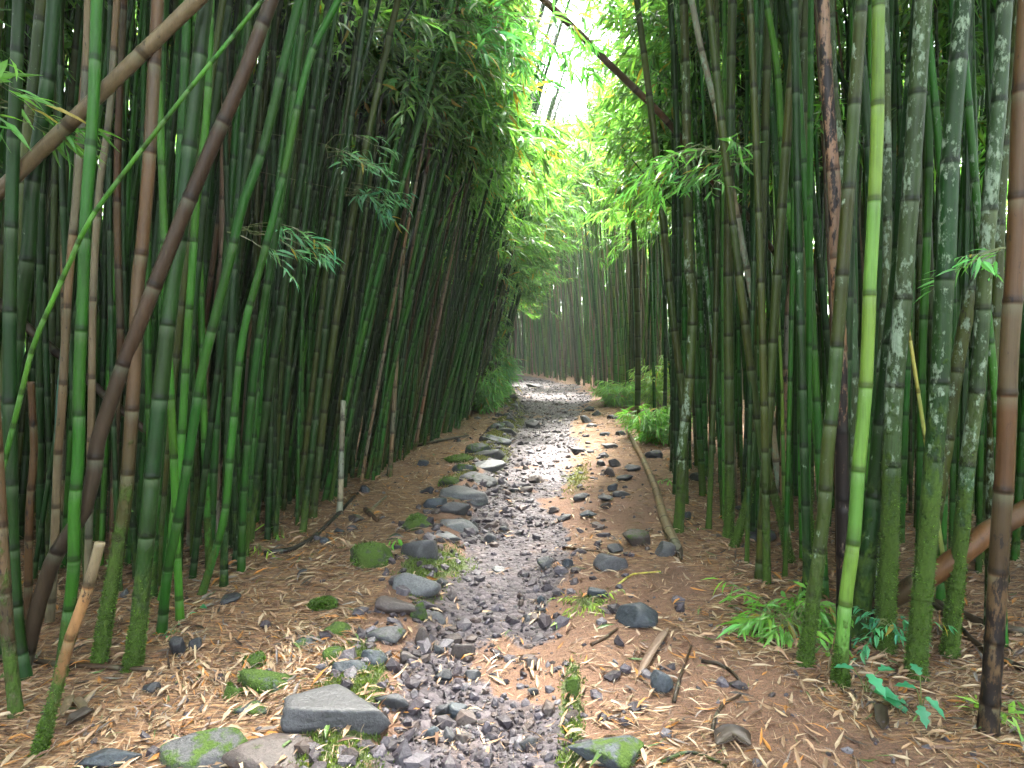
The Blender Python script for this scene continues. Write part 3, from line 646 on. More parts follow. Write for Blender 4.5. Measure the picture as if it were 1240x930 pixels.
for x, y, e, sd in cand:
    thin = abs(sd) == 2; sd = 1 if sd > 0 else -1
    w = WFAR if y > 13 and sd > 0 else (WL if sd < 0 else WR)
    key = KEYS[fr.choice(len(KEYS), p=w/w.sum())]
    if y > 13 and sd > 0 and e < 1.2 and fr.random() < .18: key = 'lime'  # extra lime culms, same brightening of the far wall by colour
    r = float(np.clip(fr.normal(.029, .008), .014, .048))
    if key in ('tan', 'pink'): r *= .85
    if y < 5.5: r *= .70
    elif y < 15: r *= .80
    if thin: r = fr.uniform(.011, .02)
    hgt = fr.uniform(8.5, 12.5)*(.8 if key in ('tan', 'brown', 'pink') else 1)
    if sd < 0:
        a = fr.normal(.04+.135*sstep(3, 6.5, y)*sstep(3, .3, e), .05 if e < 2.5 else .06)
        bb = fr.uniform(.003, .012)
        if y > 16: a *= .55
    else:
        a = fr.normal(-.01 if y < 14 else -.03, .035); bb = -fr.uniform(.000, .008)
    if fr.random() < .03 and y < 7 and e > 1.2: a += fr.choice([-1, 1])*fr.uniform(.15, .4)
    if sd < 0 and 11 < y < 26: hgt *= .82
    if y > 20: hgt = min(hgt, 9.5)
    elif y > 9 and e < 3.8: hgt = fr.uniform(5.6, 7.6)
    ay = fr.normal(0, .03); ph = fr.uniform(0, 6.28); am = fr.uniform(.0, .04)
    z = np.linspace(0, hgt, 34); g = float(G(x, y))
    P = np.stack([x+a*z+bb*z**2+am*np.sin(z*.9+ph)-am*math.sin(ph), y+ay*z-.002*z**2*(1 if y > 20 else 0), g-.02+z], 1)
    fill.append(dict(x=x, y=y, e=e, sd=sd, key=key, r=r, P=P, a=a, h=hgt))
# how much of each shows from the trail
occ = np.zeros((3, 1240))
items = [(h['d'], 0, h) for h in hero_records]+[(f['y'], 1, f) for f in fill if f['y'] > .8]
items.sort(key=lambda t: t[0])
for d, kind, it in items:
    P = it['P']; tot = 0; wpx = 2*it['r']*F_PX/d; vis = []
    for k, zt in enumerate((.5, 1.4, 2.3)):
        zt = zt+.02*d
        xq = np.interp(zt+(d-4)*.12*(k-1), P[:, 2], P[:, 0]); px = 620+F_PX*xq/d
        a = int(round(px-wpx/2)); b = max(a+1, int(round(px+wpx/2)))
        if b <= 0 or a >= 1240: vis.append(0); continue
        sl = slice(max(a, 0), min(b, 1240)); vis.append((1-occ[k, sl]).sum()); occ[k, sl] = 1
    it['vis'] = float(sum(vis)); it['wpx'] = wpx
for f in fill: f.setdefault('vis', 0.); f.setdefault('wpx', 0.)
N_IND = 296-len(hero_records)
rank = sorted(fill, key=lambda f: -f['vis'])
indiv = rank[:N_IND]; ind_ids = {id(f) for f in indiv}; rest = [f for f in fill if id(f) not in ind_ids]
print('fillers', len(fill), 'min vis of individuals', indiv[-1]['vis'])

def foliage_for(f, rg, individual):
    x, y, e, sd = f['x'], f['y'], f['e'], f['sd']
    if f['key'] in ('tan', 'brown', 'pink') and e < 2: return None
    toward = 0.0 if sd < 0 else math.pi
    h = f['h']; vis_edge = e < 1.3
    d = max(y, 1.)
    if y < 3: z0 = 5.0
    elif sd < 0:
        z0 = (1.7+.58*y if y < 5.2 else 3.0 if y < 8.5 else 2.4 if y < 10 else 1.0 if y < 17 else 1.6) if vis_edge else fr.uniform(2.2, 3.6)
        if y > 19: z0 = 3.0
    else:
        z0 = (4.0 if y < 6 else 3.0 if y < 9 else 2.2 if y < 12 else 3.6) if vis_edge else fr.uniform(2.6, 3.8)
        if y > 12: z0 = fr.uniform(5.4, 7.0) if e < 2.5 else fr.uniform(4, 5.5)
    n = 0; P_h = float(f['P'][-1][2])
    if 3 < y < 26 and vis_edge: n = 17 if y > 8.5 else 8 if y > 5.2 else 7
    elif 2 < y and e < 3.2: n = 7
    else: n = 5
    if sd < 0 and 9 < y < 18 and vis_edge: n = 22
    if sd < 0 and 4.5 < y < 12 and e >= 1.3: n = 2; z0 = 4.6
    elif sd < 0 and 5.2 < y < 12: n = 6; z0 = max(z0, 3.4 if y < 9 else 2.6)
    if 5.2 < y < 12 and e < 1.5: P_h = min(P_h, max(1.9+.62*y, z0+1.2))
    if sd > 0 and 6 < y < 14: n = 4 if e >= 1.3 else 8; z0 = max(z0, 3.2)
    leaf = .19 if (5 < d < 10 and e < 1.3) else .15 if (d < 5 and e < 2.5) else .18 if (d < 18 and e < 2.5) else .22
    big = e > 2.2 or y < 2
    return foliage_geo(rg, f['P'], (min(z0, P_h-1.2), P_h), n, toward, (.5, 1.35) if vis_edge else (.5, 1.2), 5 if not big else 4, 7 if not big else 5, leaf if not big else .30,
                       1.15 if vis_edge else 3.2, zpow=2.0 if (vis_edge and y < 9) else 1.0, twigs=(vis_edge and d < 15), detail=(vis_edge and 3 < d < 14))

ANCH = [('grey bleached stub', 413), ('steep dark brown culm', 150), ('pinkish tan dead culm', 267), ('far-leaning straight tan culm', 490), ('dark arching culm', 520), ('slanting green culm', 310),
        ('frame-edge pale-specked culm', 40), ('bend in the trail', 612), ('shrub by the trail', 748), ('olive brown curving culm', 768), ('whitened trailside culm', 831), ('pale slanting culm', 900),
        ('pinkish brown scabbed culm', 1010), ('bright lime culm', 1052), ('white-blotched culm', 1182), ('tan crooked culm', 955)]
ORD = ['first', 'second', 'third', 'fourth', 'fifth', 'sixth', 'seventh', 'eighth', 'ninth', 'tenth', 'eleventh', 'twelfth', 'thirteenth', 'fourteenth', 'fifteenth', 'sixteenth', 'seventeenth', 'eighteenth', 'nineteenth', 'twentieth']
WORD = dict(lime='yellow-green', green='deep green', mid='mid green', dark='blackish green', olive='olive green', bright='bright green', tan='tan dead', brown='brown dead', teal='blue-green', pink='pinkish tan')
lab = {}
for f in indiv:
    px = 620+F_PX*np.interp(1.4, f['P'][:, 2], f['P'][:, 0])/f['y']; f['px'] = px
    an, ax = min(ANCH, key=lambda t: abs(t[1]-px)); side = 'left' if px < ax else 'right'
    size = 'thin' if f['r'] < .024 else 'sturdy' if f['r'] > .034 else 'slim'
    dep = 'at the edge' if f['e'] < .7 else 'set back' if f['e'] < 2.2 else 'far back'
    lab.setdefault((size, WORD[f['key']], dep, side, an), []).append((abs(px-ax), f))
for (size, cw, dep, side, an), lst in lab.items():
    lst.sort(key=lambda t: t[0])
    for k, (_, f) in enumerate(lst):
        if len(lst) == 1: f['label'] = f'{size} {cw} culm {dep}, {side} of the {an}'
        else: f['label'] = f'{size} {cw} culm {dep}, {ORD[min(k, 19)]} {side} of the {an}'
for i, f in enumerate(indiv):
    rg = np.random.default_rng(1000+i)
    near = f['y'] < 6.5
    lich = rg.choice([0, .15, .35, .6], p=[.5, .25, .17, .08]) if f['sd'] > 0 and f['y'] < 8 else rg.choice([0, .15, .3], p=[.7, .2, .1])
    o, nodes = culm_object('bamboo_culm', f['P'], f['r'], COL[f['key']], f['h'], rg, lich=lich, moss=rg.choice([0, .4, .75]) if f['y'] < 9 else 0, base_moss=rg.uniform(.2, .5),
                           scab=.25 if f['key'] in ('tan', 'brown', 'pink') else 0, sides=10 if near else 7, detail=2 if near else 1, node=rg.uniform(.28, .37))
    tag(o, f['label'], 'bamboo', 'bamboo culms standing along the trail')
    pk = foliage_for(f, rg, True)
    if pk is not None: foliage_object('foliage', pk, f['P'][0], o)

# beyond three hundred: one mass
VV = []; QB = []; CB = []; MB_ = []; RB = []; nv = 0
LV = []; LT = []; LQ = []; LC = []; TW = []; nl_ = 0
for i, f in enumerate(rest):
    rg = np.random.default_rng(5000+i)
    far = f['y'] > 11 or f['e'] > 3 or f['y'] < 1
    P = f['P'] if f['y'] > 1 else f['P'][::3]
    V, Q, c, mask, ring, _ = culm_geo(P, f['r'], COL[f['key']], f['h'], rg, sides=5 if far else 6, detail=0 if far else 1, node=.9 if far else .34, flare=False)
    VV.append(V); QB.append(Q+nv); CB.append(c); MB_.append(mask); RB.append(ring if not far else ring*0); nv += len(V)
    pk = foliage_for(f, rg, False)
    if pk is not None:
        v, t, q, c, tv, tq = pk
        if len(v): LV.append(v); LT.append(t+nl_); LQ.append(q+nl_); LC.append(c); nl_ += len(v)
urg = np.random.default_rng(71)
for (sgn, n) in ((-1, 2600), (1, 2200), (-2, 1300)):
    yy = urg.uniform(1.0, 38 if sgn > -2 else 11, n); ee = urg.uniform(3.2 if sgn > -2 else 5, 13, n); xx = np.where(sgn < 0, wall_l(yy)-ee, wall_r(yy)+ee)
    zz = G(xx, yy)+urg.uniform(.1, 1, n)**1.3*urg.uniform(.5, 6.5, n)
    pk = leaf_pack(urg, np.stack([xx, yy, zz], 1), urg.uniform(0, 6.28, n), urg.uniform(.6, 1.5, n), urg.uniform(.1, .9, n), 4, 6, .34, False, False, canopy_keep, (.062, .175, .042), wide=.2)
    v, t, q, c = pk[:4]; LV.append(v); LT.append(t+nl_); LQ.append(q+nl_); LC.append(c); nl_ += len(v)
# the far end, where the trail turns out of sight
n = 2200; yy = urg.uniform(29, 44, n); xx = urg.uniform(-14, 10, n); zz = .5+13*urg.uniform(0, 1, n)**1.3; kk = (yy > 36) | (xx > wall_r(yy)+.5) | (xx < wall_l(yy)-.5); yy, xx, zz = yy[kk], xx[kk], zz[kk]; n = len(yy)
pk = leaf_pack(urg, np.stack([xx, yy, zz], 1), urg.uniform(0, 6.28, n), urg.uniform(.7, 1.6, n), urg.uniform(.1, .9, n), 5, 7, .26, False, False, None, (.062, .175, .042), wide=.17)
v, t, q, c = pk[:4]; LV.append(v); LT.append(t+nl_); LQ.append(q+nl_); LC.append(c); nl_ += len(v)
VB = np.concatenate(VV); LVv = np.concatenate(LV)
off = len(VB)
o = build('bamboo_thicket', np.concatenate([VB, LVv]), [np.concatenate(QB), np.concatenate(LT)+off, np.concatenate(LQ)+off], [M_BAM, M_LEAF], midx=[0, 1, 1],
          attrs={'Col': np.concatenate([np.concatenate(CB), np.concatenate(LC)]), 'Mask': np.concatenate([np.concatenate(MB_), np.zeros((len(LVv), 3))]), 'ring': np.concatenate([np.concatenate(RB), np.zeros(len(LVv))])}, smooth=False)
tag(o, 'dense mass of bamboo culms and leaves filling the grove behind', 'bamboo thicket', kind='stuff')
print('thicket verts', len(o.data.vertices), 'polys', len(o.data.polygons))
# ------------------------------------------------------------------ stones
import bmesh
def ico(sub):
    bm = bmesh.new(); bmesh.ops.create_icosphere(bm, subdivisions=sub, radius=1)
    V = np.array([v.co[:] for v in bm.verts]); T = np.array([[v.index for v in f.verts] for f in bm.faces]); bm.free(); return V, T
ICO = {k: ico(k) for k in (1, 2, 4, 5)}
def rock_verts(rg, sub, planes=13, soft=.06):
    """a boulder broken along random planes, edges worn"""
    V, T = ICO[sub]; n = nrm(rg.normal(0, 1, (planes, 3))); d = rg.uniform(.55, 1.0, planes)
    den = V@n.T
    rr = np.where(den > .05, d[None]/np.maximum(den, .05), 9.)
    r = -np.log(np.exp(-np.minimum(rr, 1.35)/soft).sum(1)+np.exp(-1.25/soft))*soft
    if sub >= 4:
        o = rg.uniform(0, 50)
        r = r*(1+.05*fbm(V[:, 0]*2.5+o, V[:, 1]*2.5, V[:, 2]*2.5, 3, 3)+.022*fbm(V[:, 0]*9+o, V[:, 1]*9, V[:, 2]*9, 3, 9))
    W = V*r[:, None]; W = W/np.abs(W).max(0); return W, T
TONE = dict(blue=(.036, .043, .050), grey=(.050, .050, .052), brown=(.052, .041, .037), dark=(.026, .027, .030), pale=(.082, .084, .086))
KERB, BANK, RUT, WOOD = 'stones edging the left of the trail', 'stones on the right bank', 'stones lying in the trail bed', 'stones among the bamboo'
ST = [  # px, py (centre), width, height in photo pixels, moss, tone, group, label
 (246, 904, 92, 62, .45, 'grey', KERB, 'big smooth grey boulder with moss down its left face, front edge'),
 (395, 857, 108, 64, .10, 'grey', KERB, 'largest dark wedge of rock in the left kerb, wet and smooth'),
 (325, 912, 100, 48, .12, 'brown', KERB, 'flat brownish slab between the mossy boulder and the wedge rock'),
 (126, 915, 60, 40, .15, 'blue', KERB, 'bluish pointed stone in the litter at the front left'),
 (326, 824, 82, 34, .70, 'blue', KERB, 'long low mossy blue-grey stone above the wedge rock'),
 (302, 857, 34, 26, .6, 'blue', KERB, 'small rounded mossy stone under the long low one'),
 (278, 832, 24, 36, 1.0, 'dark', KERB, 'upright knob fully furred in green moss'),
 (303, 795, 32, 34, 1.0, 'dark', KERB, 'mossy lump standing in leaves above the furred knob'),
 (384, 727, 38, 30, 1.0, 'dark', KERB, 'dark hollow-fronted stone capped with moss'),
 (402, 760, 40, 28, .65, 'blue', KERB, None), (378, 777, 34, 16, .4, 'blue', KERB, None),
 (450, 667, 58, 46, .78, 'dark', KERB, 'pyramid shaped boulder with a bright moss patch on its flank'),
 (503, 628, 42, 32, .72, 'dark', KERB, 'green-topped boulder uphill of the pyramid shaped one'), (477, 648, 22, 16, .5, 'dark', KERB, None),
 (513, 659, 44, 42, .3, 'grey', KERB, 'square upright kerb stone with yellow moss beside it'),
 (500, 700, 46, 38, .12, 'pale', KERB, 'rough pitted grey kerb stone bare of moss'),
 (476, 731, 40, 28, .2, 'brown', KERB, 'smooth brownish slab below the rough pitted kerb stone'),
 (460, 763, 42, 34, .25, 'grey', KERB, 'grooved grey slab tilted towards the trail'),
 (506, 735, 20, 36, .6, 'dark', KERB, None), (521, 743, 30, 24, .1, 'grey', KERB, None), (514, 773, 24, 34, .05, 'brown', RUT, 'dark blade of rock standing up at the edge of the trail bed'),
 (530, 786, 16, 18, 0, 'dark', RUT, None), (559, 786, 32, 28, 0, 'brown', RUT, 'pair-sized purple-brown lump in the middle of the trail'),
 (450, 791, 30, 34, .35, 'blue', KERB, None), (420, 806, 40, 28, .35, 'blue', KERB, None), (492, 795, 26, 26, .05, 'brown', RUT, None),
 (533, 704, 18, 15, 0, 'dark', RUT, None), (552, 633, 40, 20, .15, 'pale', KERB, 'pale flat-topped stone ringed with green at its foot'),
 (545, 612, 34, 20, .2, 'grey', KERB, None), (561, 595, 44, 22, .1, 'pale', KERB, 'broad pale stepping slab in the kerb'), (530, 606, 26, 18, .3, 'blue', KERB, None),
 (577, 577, 36, 20, .2, 'grey', KERB, None), (588, 561, 36, 16, .2, 'pale', KERB, None), (556, 552, 34, 18, 1.0, 'dark', KERB, 'cushion of bright moss over a low stone, left kerb'),
 (578, 541, 24, 14, .5, 'blue', KERB, None), (592, 548, 28, 13, .3, 'grey', KERB, None), (604, 531, 24, 11, .4, 'blue', KERB, None), (612, 521, 20, 10, .3, 'grey', KERB, None),
 (648, 513, 22, 11, 0, 'dark', RUT, None), (562, 565, 22, 14, .5, 'blue', KERB, None), (517, 592, 14, 13, .2, 'dark', KERB, None), (600, 515, 18, 9, .4, 'blue', KERB, None), (571, 636, 18, 16, .1, 'dark', RUT, None),
 (780, 743, 60, 38, 0, 'blue', BANK, 'craggy blue-grey rock alone on the bare right bank'),
 (741, 681, 42, 27, .08, 'grey', BANK, 'blocky grey stone half sunk in the soil of the right bank'), (744, 663, 24, 13, .1, 'grey', BANK, None),
 (772, 650, 34, 25, .45, 'brown', BANK, 'reddish brown wedge of rock with a green cheek'), (808, 664, 28, 20, .05, 'grey', BANK, 'grey stone under the split end of the fallen pole'),
 (803, 823, 28, 34, .1, 'blue', BANK, 'blue-grey stone poking out of the leaf pile'),
 (740, 907, 98, 56, .55, 'blue', BANK, 'big boulder wearing a skirt of moss at the front right of the trail'),
 (696, 822, 20, 44, .9, 'dark', BANK, 'narrow mossy ridge stone along the rut, uphill of the skirted boulder'),
 (725, 717, 26, 16, .1, 'blue', BANK, None), (640, 749, 22, 16, 0, 'dark', RUT, None), (655, 739, 13, 11, 0, 'dark', RUT, None), (657, 725, 14, 15, 0, 'blue', RUT, None),
 (556, 857, 27, 25, 0, 'blue', RUT, 'blunt dark stone in the trail bed level with the wedge rock'), (523, 886, 20, 22, 0, 'blue', RUT, None), (558, 893, 20, 26, 0, 'brown', RUT, 'dark rounded stone stuck upright in the front trail bed'),
 (541, 890, 18, 22, 0, 'grey', RUT, None), (640, 898, 24, 20, 0, 'grey', RUT, 'lone stone right of the upright rounded one'), (534, 857, 24, 22, 0, 'dark', RUT, None), (644, 802, 16, 15, 0, 'brown', RUT, None),
 (645, 836, 15, 13, 0, 'dark', RUT, None), (536, 816, 22, 18, 0, 'dark', RUT, None), (573, 816, 22, 16, 0, 'grey', RUT, None), (604, 690, 18, 10, 0, 'pale', RUT, None), (596, 652, 20, 16, 0, 'dark', RUT, None),
 (611, 640, 14, 12, 0, 'dark', RUT, None), (650, 580, 22, 12, 0, 'brown', RUT, 'reddish slab-like stone halfway up the trail bed'), (637, 592, 18, 11, 0, 'brown', RUT, None), (622, 592, 14, 9, 0, 'dark', RUT, None),
 (702, 546, 18, 9, .1, 'dark', BANK, None), (715, 546, 11, 8, .1, 'dark', BANK, None), (731, 551, 13, 9, 0, 'grey', BANK, None), (738, 539, 22, 9, 0, 'pale', BANK, 'pale blue flat stone on the far right bank'),
 (729, 560, 12, 9, 0, 'dark', BANK, None), (745, 560, 15, 12, 0, 'grey', BANK, None), (739, 571, 14, 12, 0, 'brown', BANK, None), (758, 578, 21, 9, .2, 'dark', BANK, None), (766, 565, 20, 12, .1, 'dark', BANK, None),
 (743, 588, 14, 11, 0, 'blue', BANK, None), (753, 596, 22, 9, 0, 'dark', BANK, None), (734, 602, 18, 8, 0, 'grey', BANK, None), (734, 612, 14, 8, 0, 'brown', BANK, None), (683, 626, 19, 9, 0, 'grey', BANK, None),
 (712, 622, 23, 10, .2, 'blue', BANK, None), (671, 616, 14, 8, 0, 'brown', BANK, None), (703, 601, 19, 9, .15, 'grey', BANK, None), (710, 508, 15, 10, .1, 'dark', BANK, 'black stone in the row below the far shrub'), (741, 505, 17, 7, .1, 'dark', BANK, None),
 (717, 515, 14, 6, 0, 'dark', BANK, None), (733, 525, 13, 7, 0, 'blue', BANK, None), (751, 524, 14, 7, 0, 'blue', BANK, None), (795, 550, 24, 11, .2, 'dark', BANK, 'dark stone beside the leafy shrubs, right of the pole'), (688, 682, 14, 16, 0, 'blue', BANK, None), (662, 681, 23, 18, .3, 'grey', BANK, None),
 (712, 495, 16, 9, .3, 'dark', BANK, None), (722, 500, 12, 7, 0, 'dark', BANK, None), (620, 507, 12, 7, .3, 'dark', KERB, None), (620, 480, 12, 7, .2, 'dark', KERB, None), (648, 467, 22, 5, 0, 'dark', RUT, None),
 (921, 649, 42, 22, .35, 'dark', WOOD, 'dark boulder lying between culm feet on the right'), (920, 592, 30, 12, .2, 'dark', WOOD, None), (848, 578, 20, 12, .3, 'dark', WOOD, None), (880, 570, 24, 9, .1, 'dark', WOOD, None), (905, 616, 24, 10, .1, 'dark', WOOD, None), (833, 624, 12, 12, .4, 'dark', WOOD, None),
 (214, 781, 24, 26, .05, 'dark', WOOD, 'left one of two dark stones at the slim green culm'), (233, 779, 18, 20, .1, 'dark', WOOD, 'right one of two dark stones at the slim green culm'),
 (271, 725, 34, 18, .4, 'dark', WOOD, 'flat dark stone greenish on top, inside the left stand'), (182, 831, 24, 18, .05, 'dark', WOOD, 'purple-black stone bare in the left litter bank'), (148, 718, 13, 22, 0, 'pale', WOOD, 'pale grey stone behind the near-black culm'),
 (428, 627, 22, 12, 0, 'brown', WOOD, 'purplish stone by the foot of the bleached stub'), (408, 642, 16, 10, .1, 'dark', WOOD, None), (440, 592, 14, 11, .3, 'blue', WOOD, None), (511, 561, 16, 10, 0, 'blue', WOOD, None), (553, 533, 10, 7, 0, 'dark', WOOD, None), (393, 655, 14, 12, 0, 'blue', WOOD, None), (365, 692, 12, 10, 0, 'dark', WOOD, None), (425, 640, 14, 10, 0, 'dark', WOOD, None),
 (578, 506, 9, 5, 0, 'pale', WOOD, None),
]
srg = np.random.default_rng(99)
named = [s for s in ST if s[7]]
SHORT = {}
for s in named:
    SHORT[s[7]] = s[7]
ANC = [(246, 904, 'big mossy front boulder'), (395, 857, 'dark wedge rock'), (303, 795, 'furred mossy knobs'), (384, 727, 'moss-capped hollow stone'), (450, 667, 'pyramid boulder'), (500, 700, 'rough pitted kerb stone'), (460, 763, 'grooved grey slab'), (514, 773, 'standing rock blade'),
       (552, 633, 'pale flat-topped stone'), (561, 595, 'pale stepping slab'), (556, 552, 'bright moss cushion'), (780, 743, 'craggy blue rock'), (741, 681, 'blocky half-sunk stone'), (558, 893, 'upright rounded stone'), (650, 580, 'reddish rut slab'), (738, 539, 'pale blue flat stone'),
       (710, 508, 'black stone below the shrub'), (795, 550, 'dark stone by the shrubs'), (921, 649, 'dark boulder between culms'), (428, 627, 'purplish stone by the stub'), (740, 907, 'moss-skirted boulder')]
TW = dict(blue='blue-grey', grey='grey', brown='brownish', dark='blackish', pale='pale grey')
seen = {}
stones = []
krg = np.random.default_rng(5)
for yk in 2.05*(13/2.05)**np.linspace(0, 1, 46):
    for off in (0, 1):
        if krg.random() < .12: continue
        xk = float(path_l(yk))-krg.uniform(.02, .20)-.12*off; kx_, ky_, _ = project([[xk, yk, float(G0(xk, yk))+.02]]); kx_, ky_ = float(kx_[0]), float(ky_[0])
        wk = krg.uniform(.10, .19)*F_PX/yk
        if min(math.hypot((s[0]-kx_)/(s[2]/2+wk/2), (s[1]-ky_)/(s[3]/2+wk*.3)) for s in ST) < .8: continue
        ST.append((kx_, ky_, wk, wk*krg.uniform(.5, .8), float(krg.choice([.1, .3, .5, .7])), str(krg.choice(['blue', 'grey', 'dark', 'pale'])), KERB, None))
for px, py, w, h, moss, tone, grp, label in ST:
    d = float(on_ground(px, py+h*.42)[1]); c = at_depth(px, py+h*.42, d)
    W = w/F_PX*d; sA = (py-430)/F_PX
    dep = W*srg.uniform(.6, .85)
    hh = np.clip((h/F_PX*d-dep*sA*.8), .22*W, 1.6*W)*(.75 if moss > .8 and w < 60 else 1); moss = min(moss, .85)
    V, T = rock_verts(srg, 5 if w > 55 else 4, planes=int(srg.integers(10, 17)), soft=.05)
    up = (1.12 if moss > .6 else 1.42) if grp == KERB else 1.06; sc = np.array([W/2*up, dep/2*1.1, hh*.72]); V = V*sc
    tilt = srg.normal(0, .12); V = np.stack([V[:, 0]*math.cos(tilt)-V[:, 2]*math.sin(tilt), V[:, 1], V[:, 0]*math.sin(tilt)+V[:, 2]*math.cos(tilt)], 1)
    gx, gy = c[0], d+dep*.35; loc = np.array([gx, gy, float(G0(gx, gy))+hh*(.06 if grp == KERB and w < 60 else .22)])
    col = np.tile(np.array(TONE[tone])*srg.uniform(.85, 1.15), (len(V), 1))
    o = build('stone', V, [T], M_ROCK, attrs={'Col': col, 'moss': np.full(len(V), moss)}, loc=loc)
    if not label:
        ax, ay, an = min(ANC, key=lambda t: (t[0]-px)**2+((t[1]-py)*1.5)**2)
        rel = ('uphill of' if py < ay else 'downhill of') if abs(py-ay)*1.3 > abs(px-ax) else ('left of' if px < ax else 'right of')
        size = 'pebble-sized' if W < .10 else 'small' if W < .16 else 'middling'
        ms = 'mossy ' if moss >= .5 else 'faintly mossed ' if moss >= .25 else ''
        base = f'{size} {ms}{TW[tone]} stone {rel} the {an}'
        k = seen.get(base, 0); seen[base] = k+1
        label = base if k == 0 else f'{ORD[k]} {base}'
    tag(o, label, 'stone', grp)
    stones.append((loc, sc, moss, o, V))
    if moss >= .7 and w > 20:   # real moss blades on the upper faces
        n = int(min(2600, 70*w)); i = srg.integers(0, len(T), n); a = V[T[i]]; bc = srg.dirichlet((1, 1, 1), n)
        Pm = (a*bc[..., None]).sum(1); Nf = nrm(np.cross(a[:, 1]-a[:, 0], a[:, 2]-a[:, 0])); 
        k = (vnoise((Pm[:, 0]+loc[0])*16, (Pm[:, 1]+loc[1])*16, (Pm[:, 2])*16, 66)+Nf[:, 2]*.35+(moss-.85)*1.6 > .12)
        Pm, Nf = Pm[k], Nf[k]; n = len(Pm)
        if n < 5: continue
        D = nrm(Nf+srg.normal(0, .55, (n, 3))); L = srg.uniform(.004, .012, n)*(1+.12*d)
        v, t, q, st = leaves_mesh(Pm-Nf*.001, D, srg.normal(0, 1, (n, 3)), L, L*.5, False, .3)
        cm = np.repeat(np.array([[.048, .095, .013]])*np.exp(srg.normal(0, .4, n))[:, None], st, 0)
        mo = build('moss_coat', v, [t, q], [M_PLANT], attrs={'Col': cm}, smooth=False, parent=o); mo['kind'] = 'stuff'

# ------------------------------------------------------------------ gravel, litter, moss: nobody could count these
def scatter(rg, n, ymin, ymax, xr, dens):
    """more points near the walker than far up the trail; dens(x,y) in 0..1"""
    y = ymin*(ymax/ymin)**rg.random(n); x = rg.uniform(-1, 1, n)*xr(y)
    k = rg.random(n) < dens(x, y); return x[k], y[k]
grg = np.random.default_rng(4)
base_rocks = [rock_verts(grg, 1, 9, .06)[0] for _ in range(14)]
def gravel():
    x, y = scatter(grg, 60000, 1.45, 22, lambda y: np.where(y < 2.5, 1.4, 2.2), lambda x, y: np.clip(gravel_mask(x, y)*(.65+.5*fbm(x*3, y*3, oct=2, seed=8))+.035*(x > wall_l(y))*(x < wall_r(y)+.4), 0, 1))
    kx, ky = scatter(grg, 2600, 1.5, 14, lambda y: np.full_like(y, 1.0), lambda x, y: np.exp(-((x-path_l(y)+.14)/.16)**2)+.25*np.exp(-((x-path_r(y)-.2)/.22)**2)); x = np.concatenate([x, kx]); y = np.concatenate([y, ky])
    qx, qy = scatter(grg, 2600, 1.5, 14, lambda y: np.full_like(y, 1.2), lambda x, y: gravel_mask(x, y)*np.clip(.35+fbm(x*2, y*2, oct=2, seed=63), 0, 1)); x = np.concatenate([x, qx]); y = np.concatenate([y, qy])
    n = len(x); gm = gravel_mask(x, y)
    s = np.exp(grg.normal(math.log(.0062), .68, n)); s = np.clip(s, .003, .034)*(1+.035*y); s[n-len(qx):] = grg.uniform(.014, .046, len(qx))*(1+.03*qy); s[n-len(qx)-len(kx):n-len(qx)] = grg.uniform(.012, .042, len(kx))*(1+.02*ky)
    z = G(x, y); VV = []; TT = []; CC = []; nv = 0; T1 = ICO[1][1]
    var = grg.integers(0, len(base_rocks), n)
    for k in range(len(base_rocks)):
        i = np.where(var == k)[0]; m = len(i)
        a = grg.uniform(0, 6.28, m); t = grg.normal(0, .5, m)
        B = base_rocks[k][None]*np.stack([grg.uniform(.8, 1.3, m), grg.uniform(.6, 1, m), grg.uniform(.4, .8, m)], 1)[:, None]
        ca, sa, ct, stt = np.cos(a)[:, None], np.sin(a)[:, None], np.cos(t)[:, None], np.sin(t)[:, None]
        X = B[..., 0]*ct-B[..., 2]*stt; Z = B[..., 0]*stt+B[..., 2]*ct; Y = B[..., 1]
        P = np.stack([X*ca-Y*sa, X*sa+Y*ca, Z], -1)*s[i, None, None]+np.stack([x[i], y[i], z[i]+s[i]*.15], 1)[:, None]
        VV.append(P.reshape(-1, 3)); TT.append((T1[None]+(np.arange(m)*len(B[0]))[:, None, None]).reshape(-1, 3)+nv); nv += m*len(B[0])
        tone = np.array([[.036, .029, .033], [.060, .052, .060], [.054, .039, .034], [.098, .089, .097]])[grg.choice(4, m, p=[.42, .3, .2, .08])]*grg.uniform(.7, 1.25, (m, 1))
        CC.append(np.repeat(tone, len(B[0]), 0))
    V = np.concatenate(VV)
    o = build('gravel', V, [np.concatenate(TT)], M_ROCK, attrs={'Col': np.concatenate(CC), 'moss': np.zeros(len(V))}, smooth=False)
    tag(o, 'loose dark lava gravel strewn over the trail bed', 'gravel', kind='stuff'); print('gravel', n)
gravel()
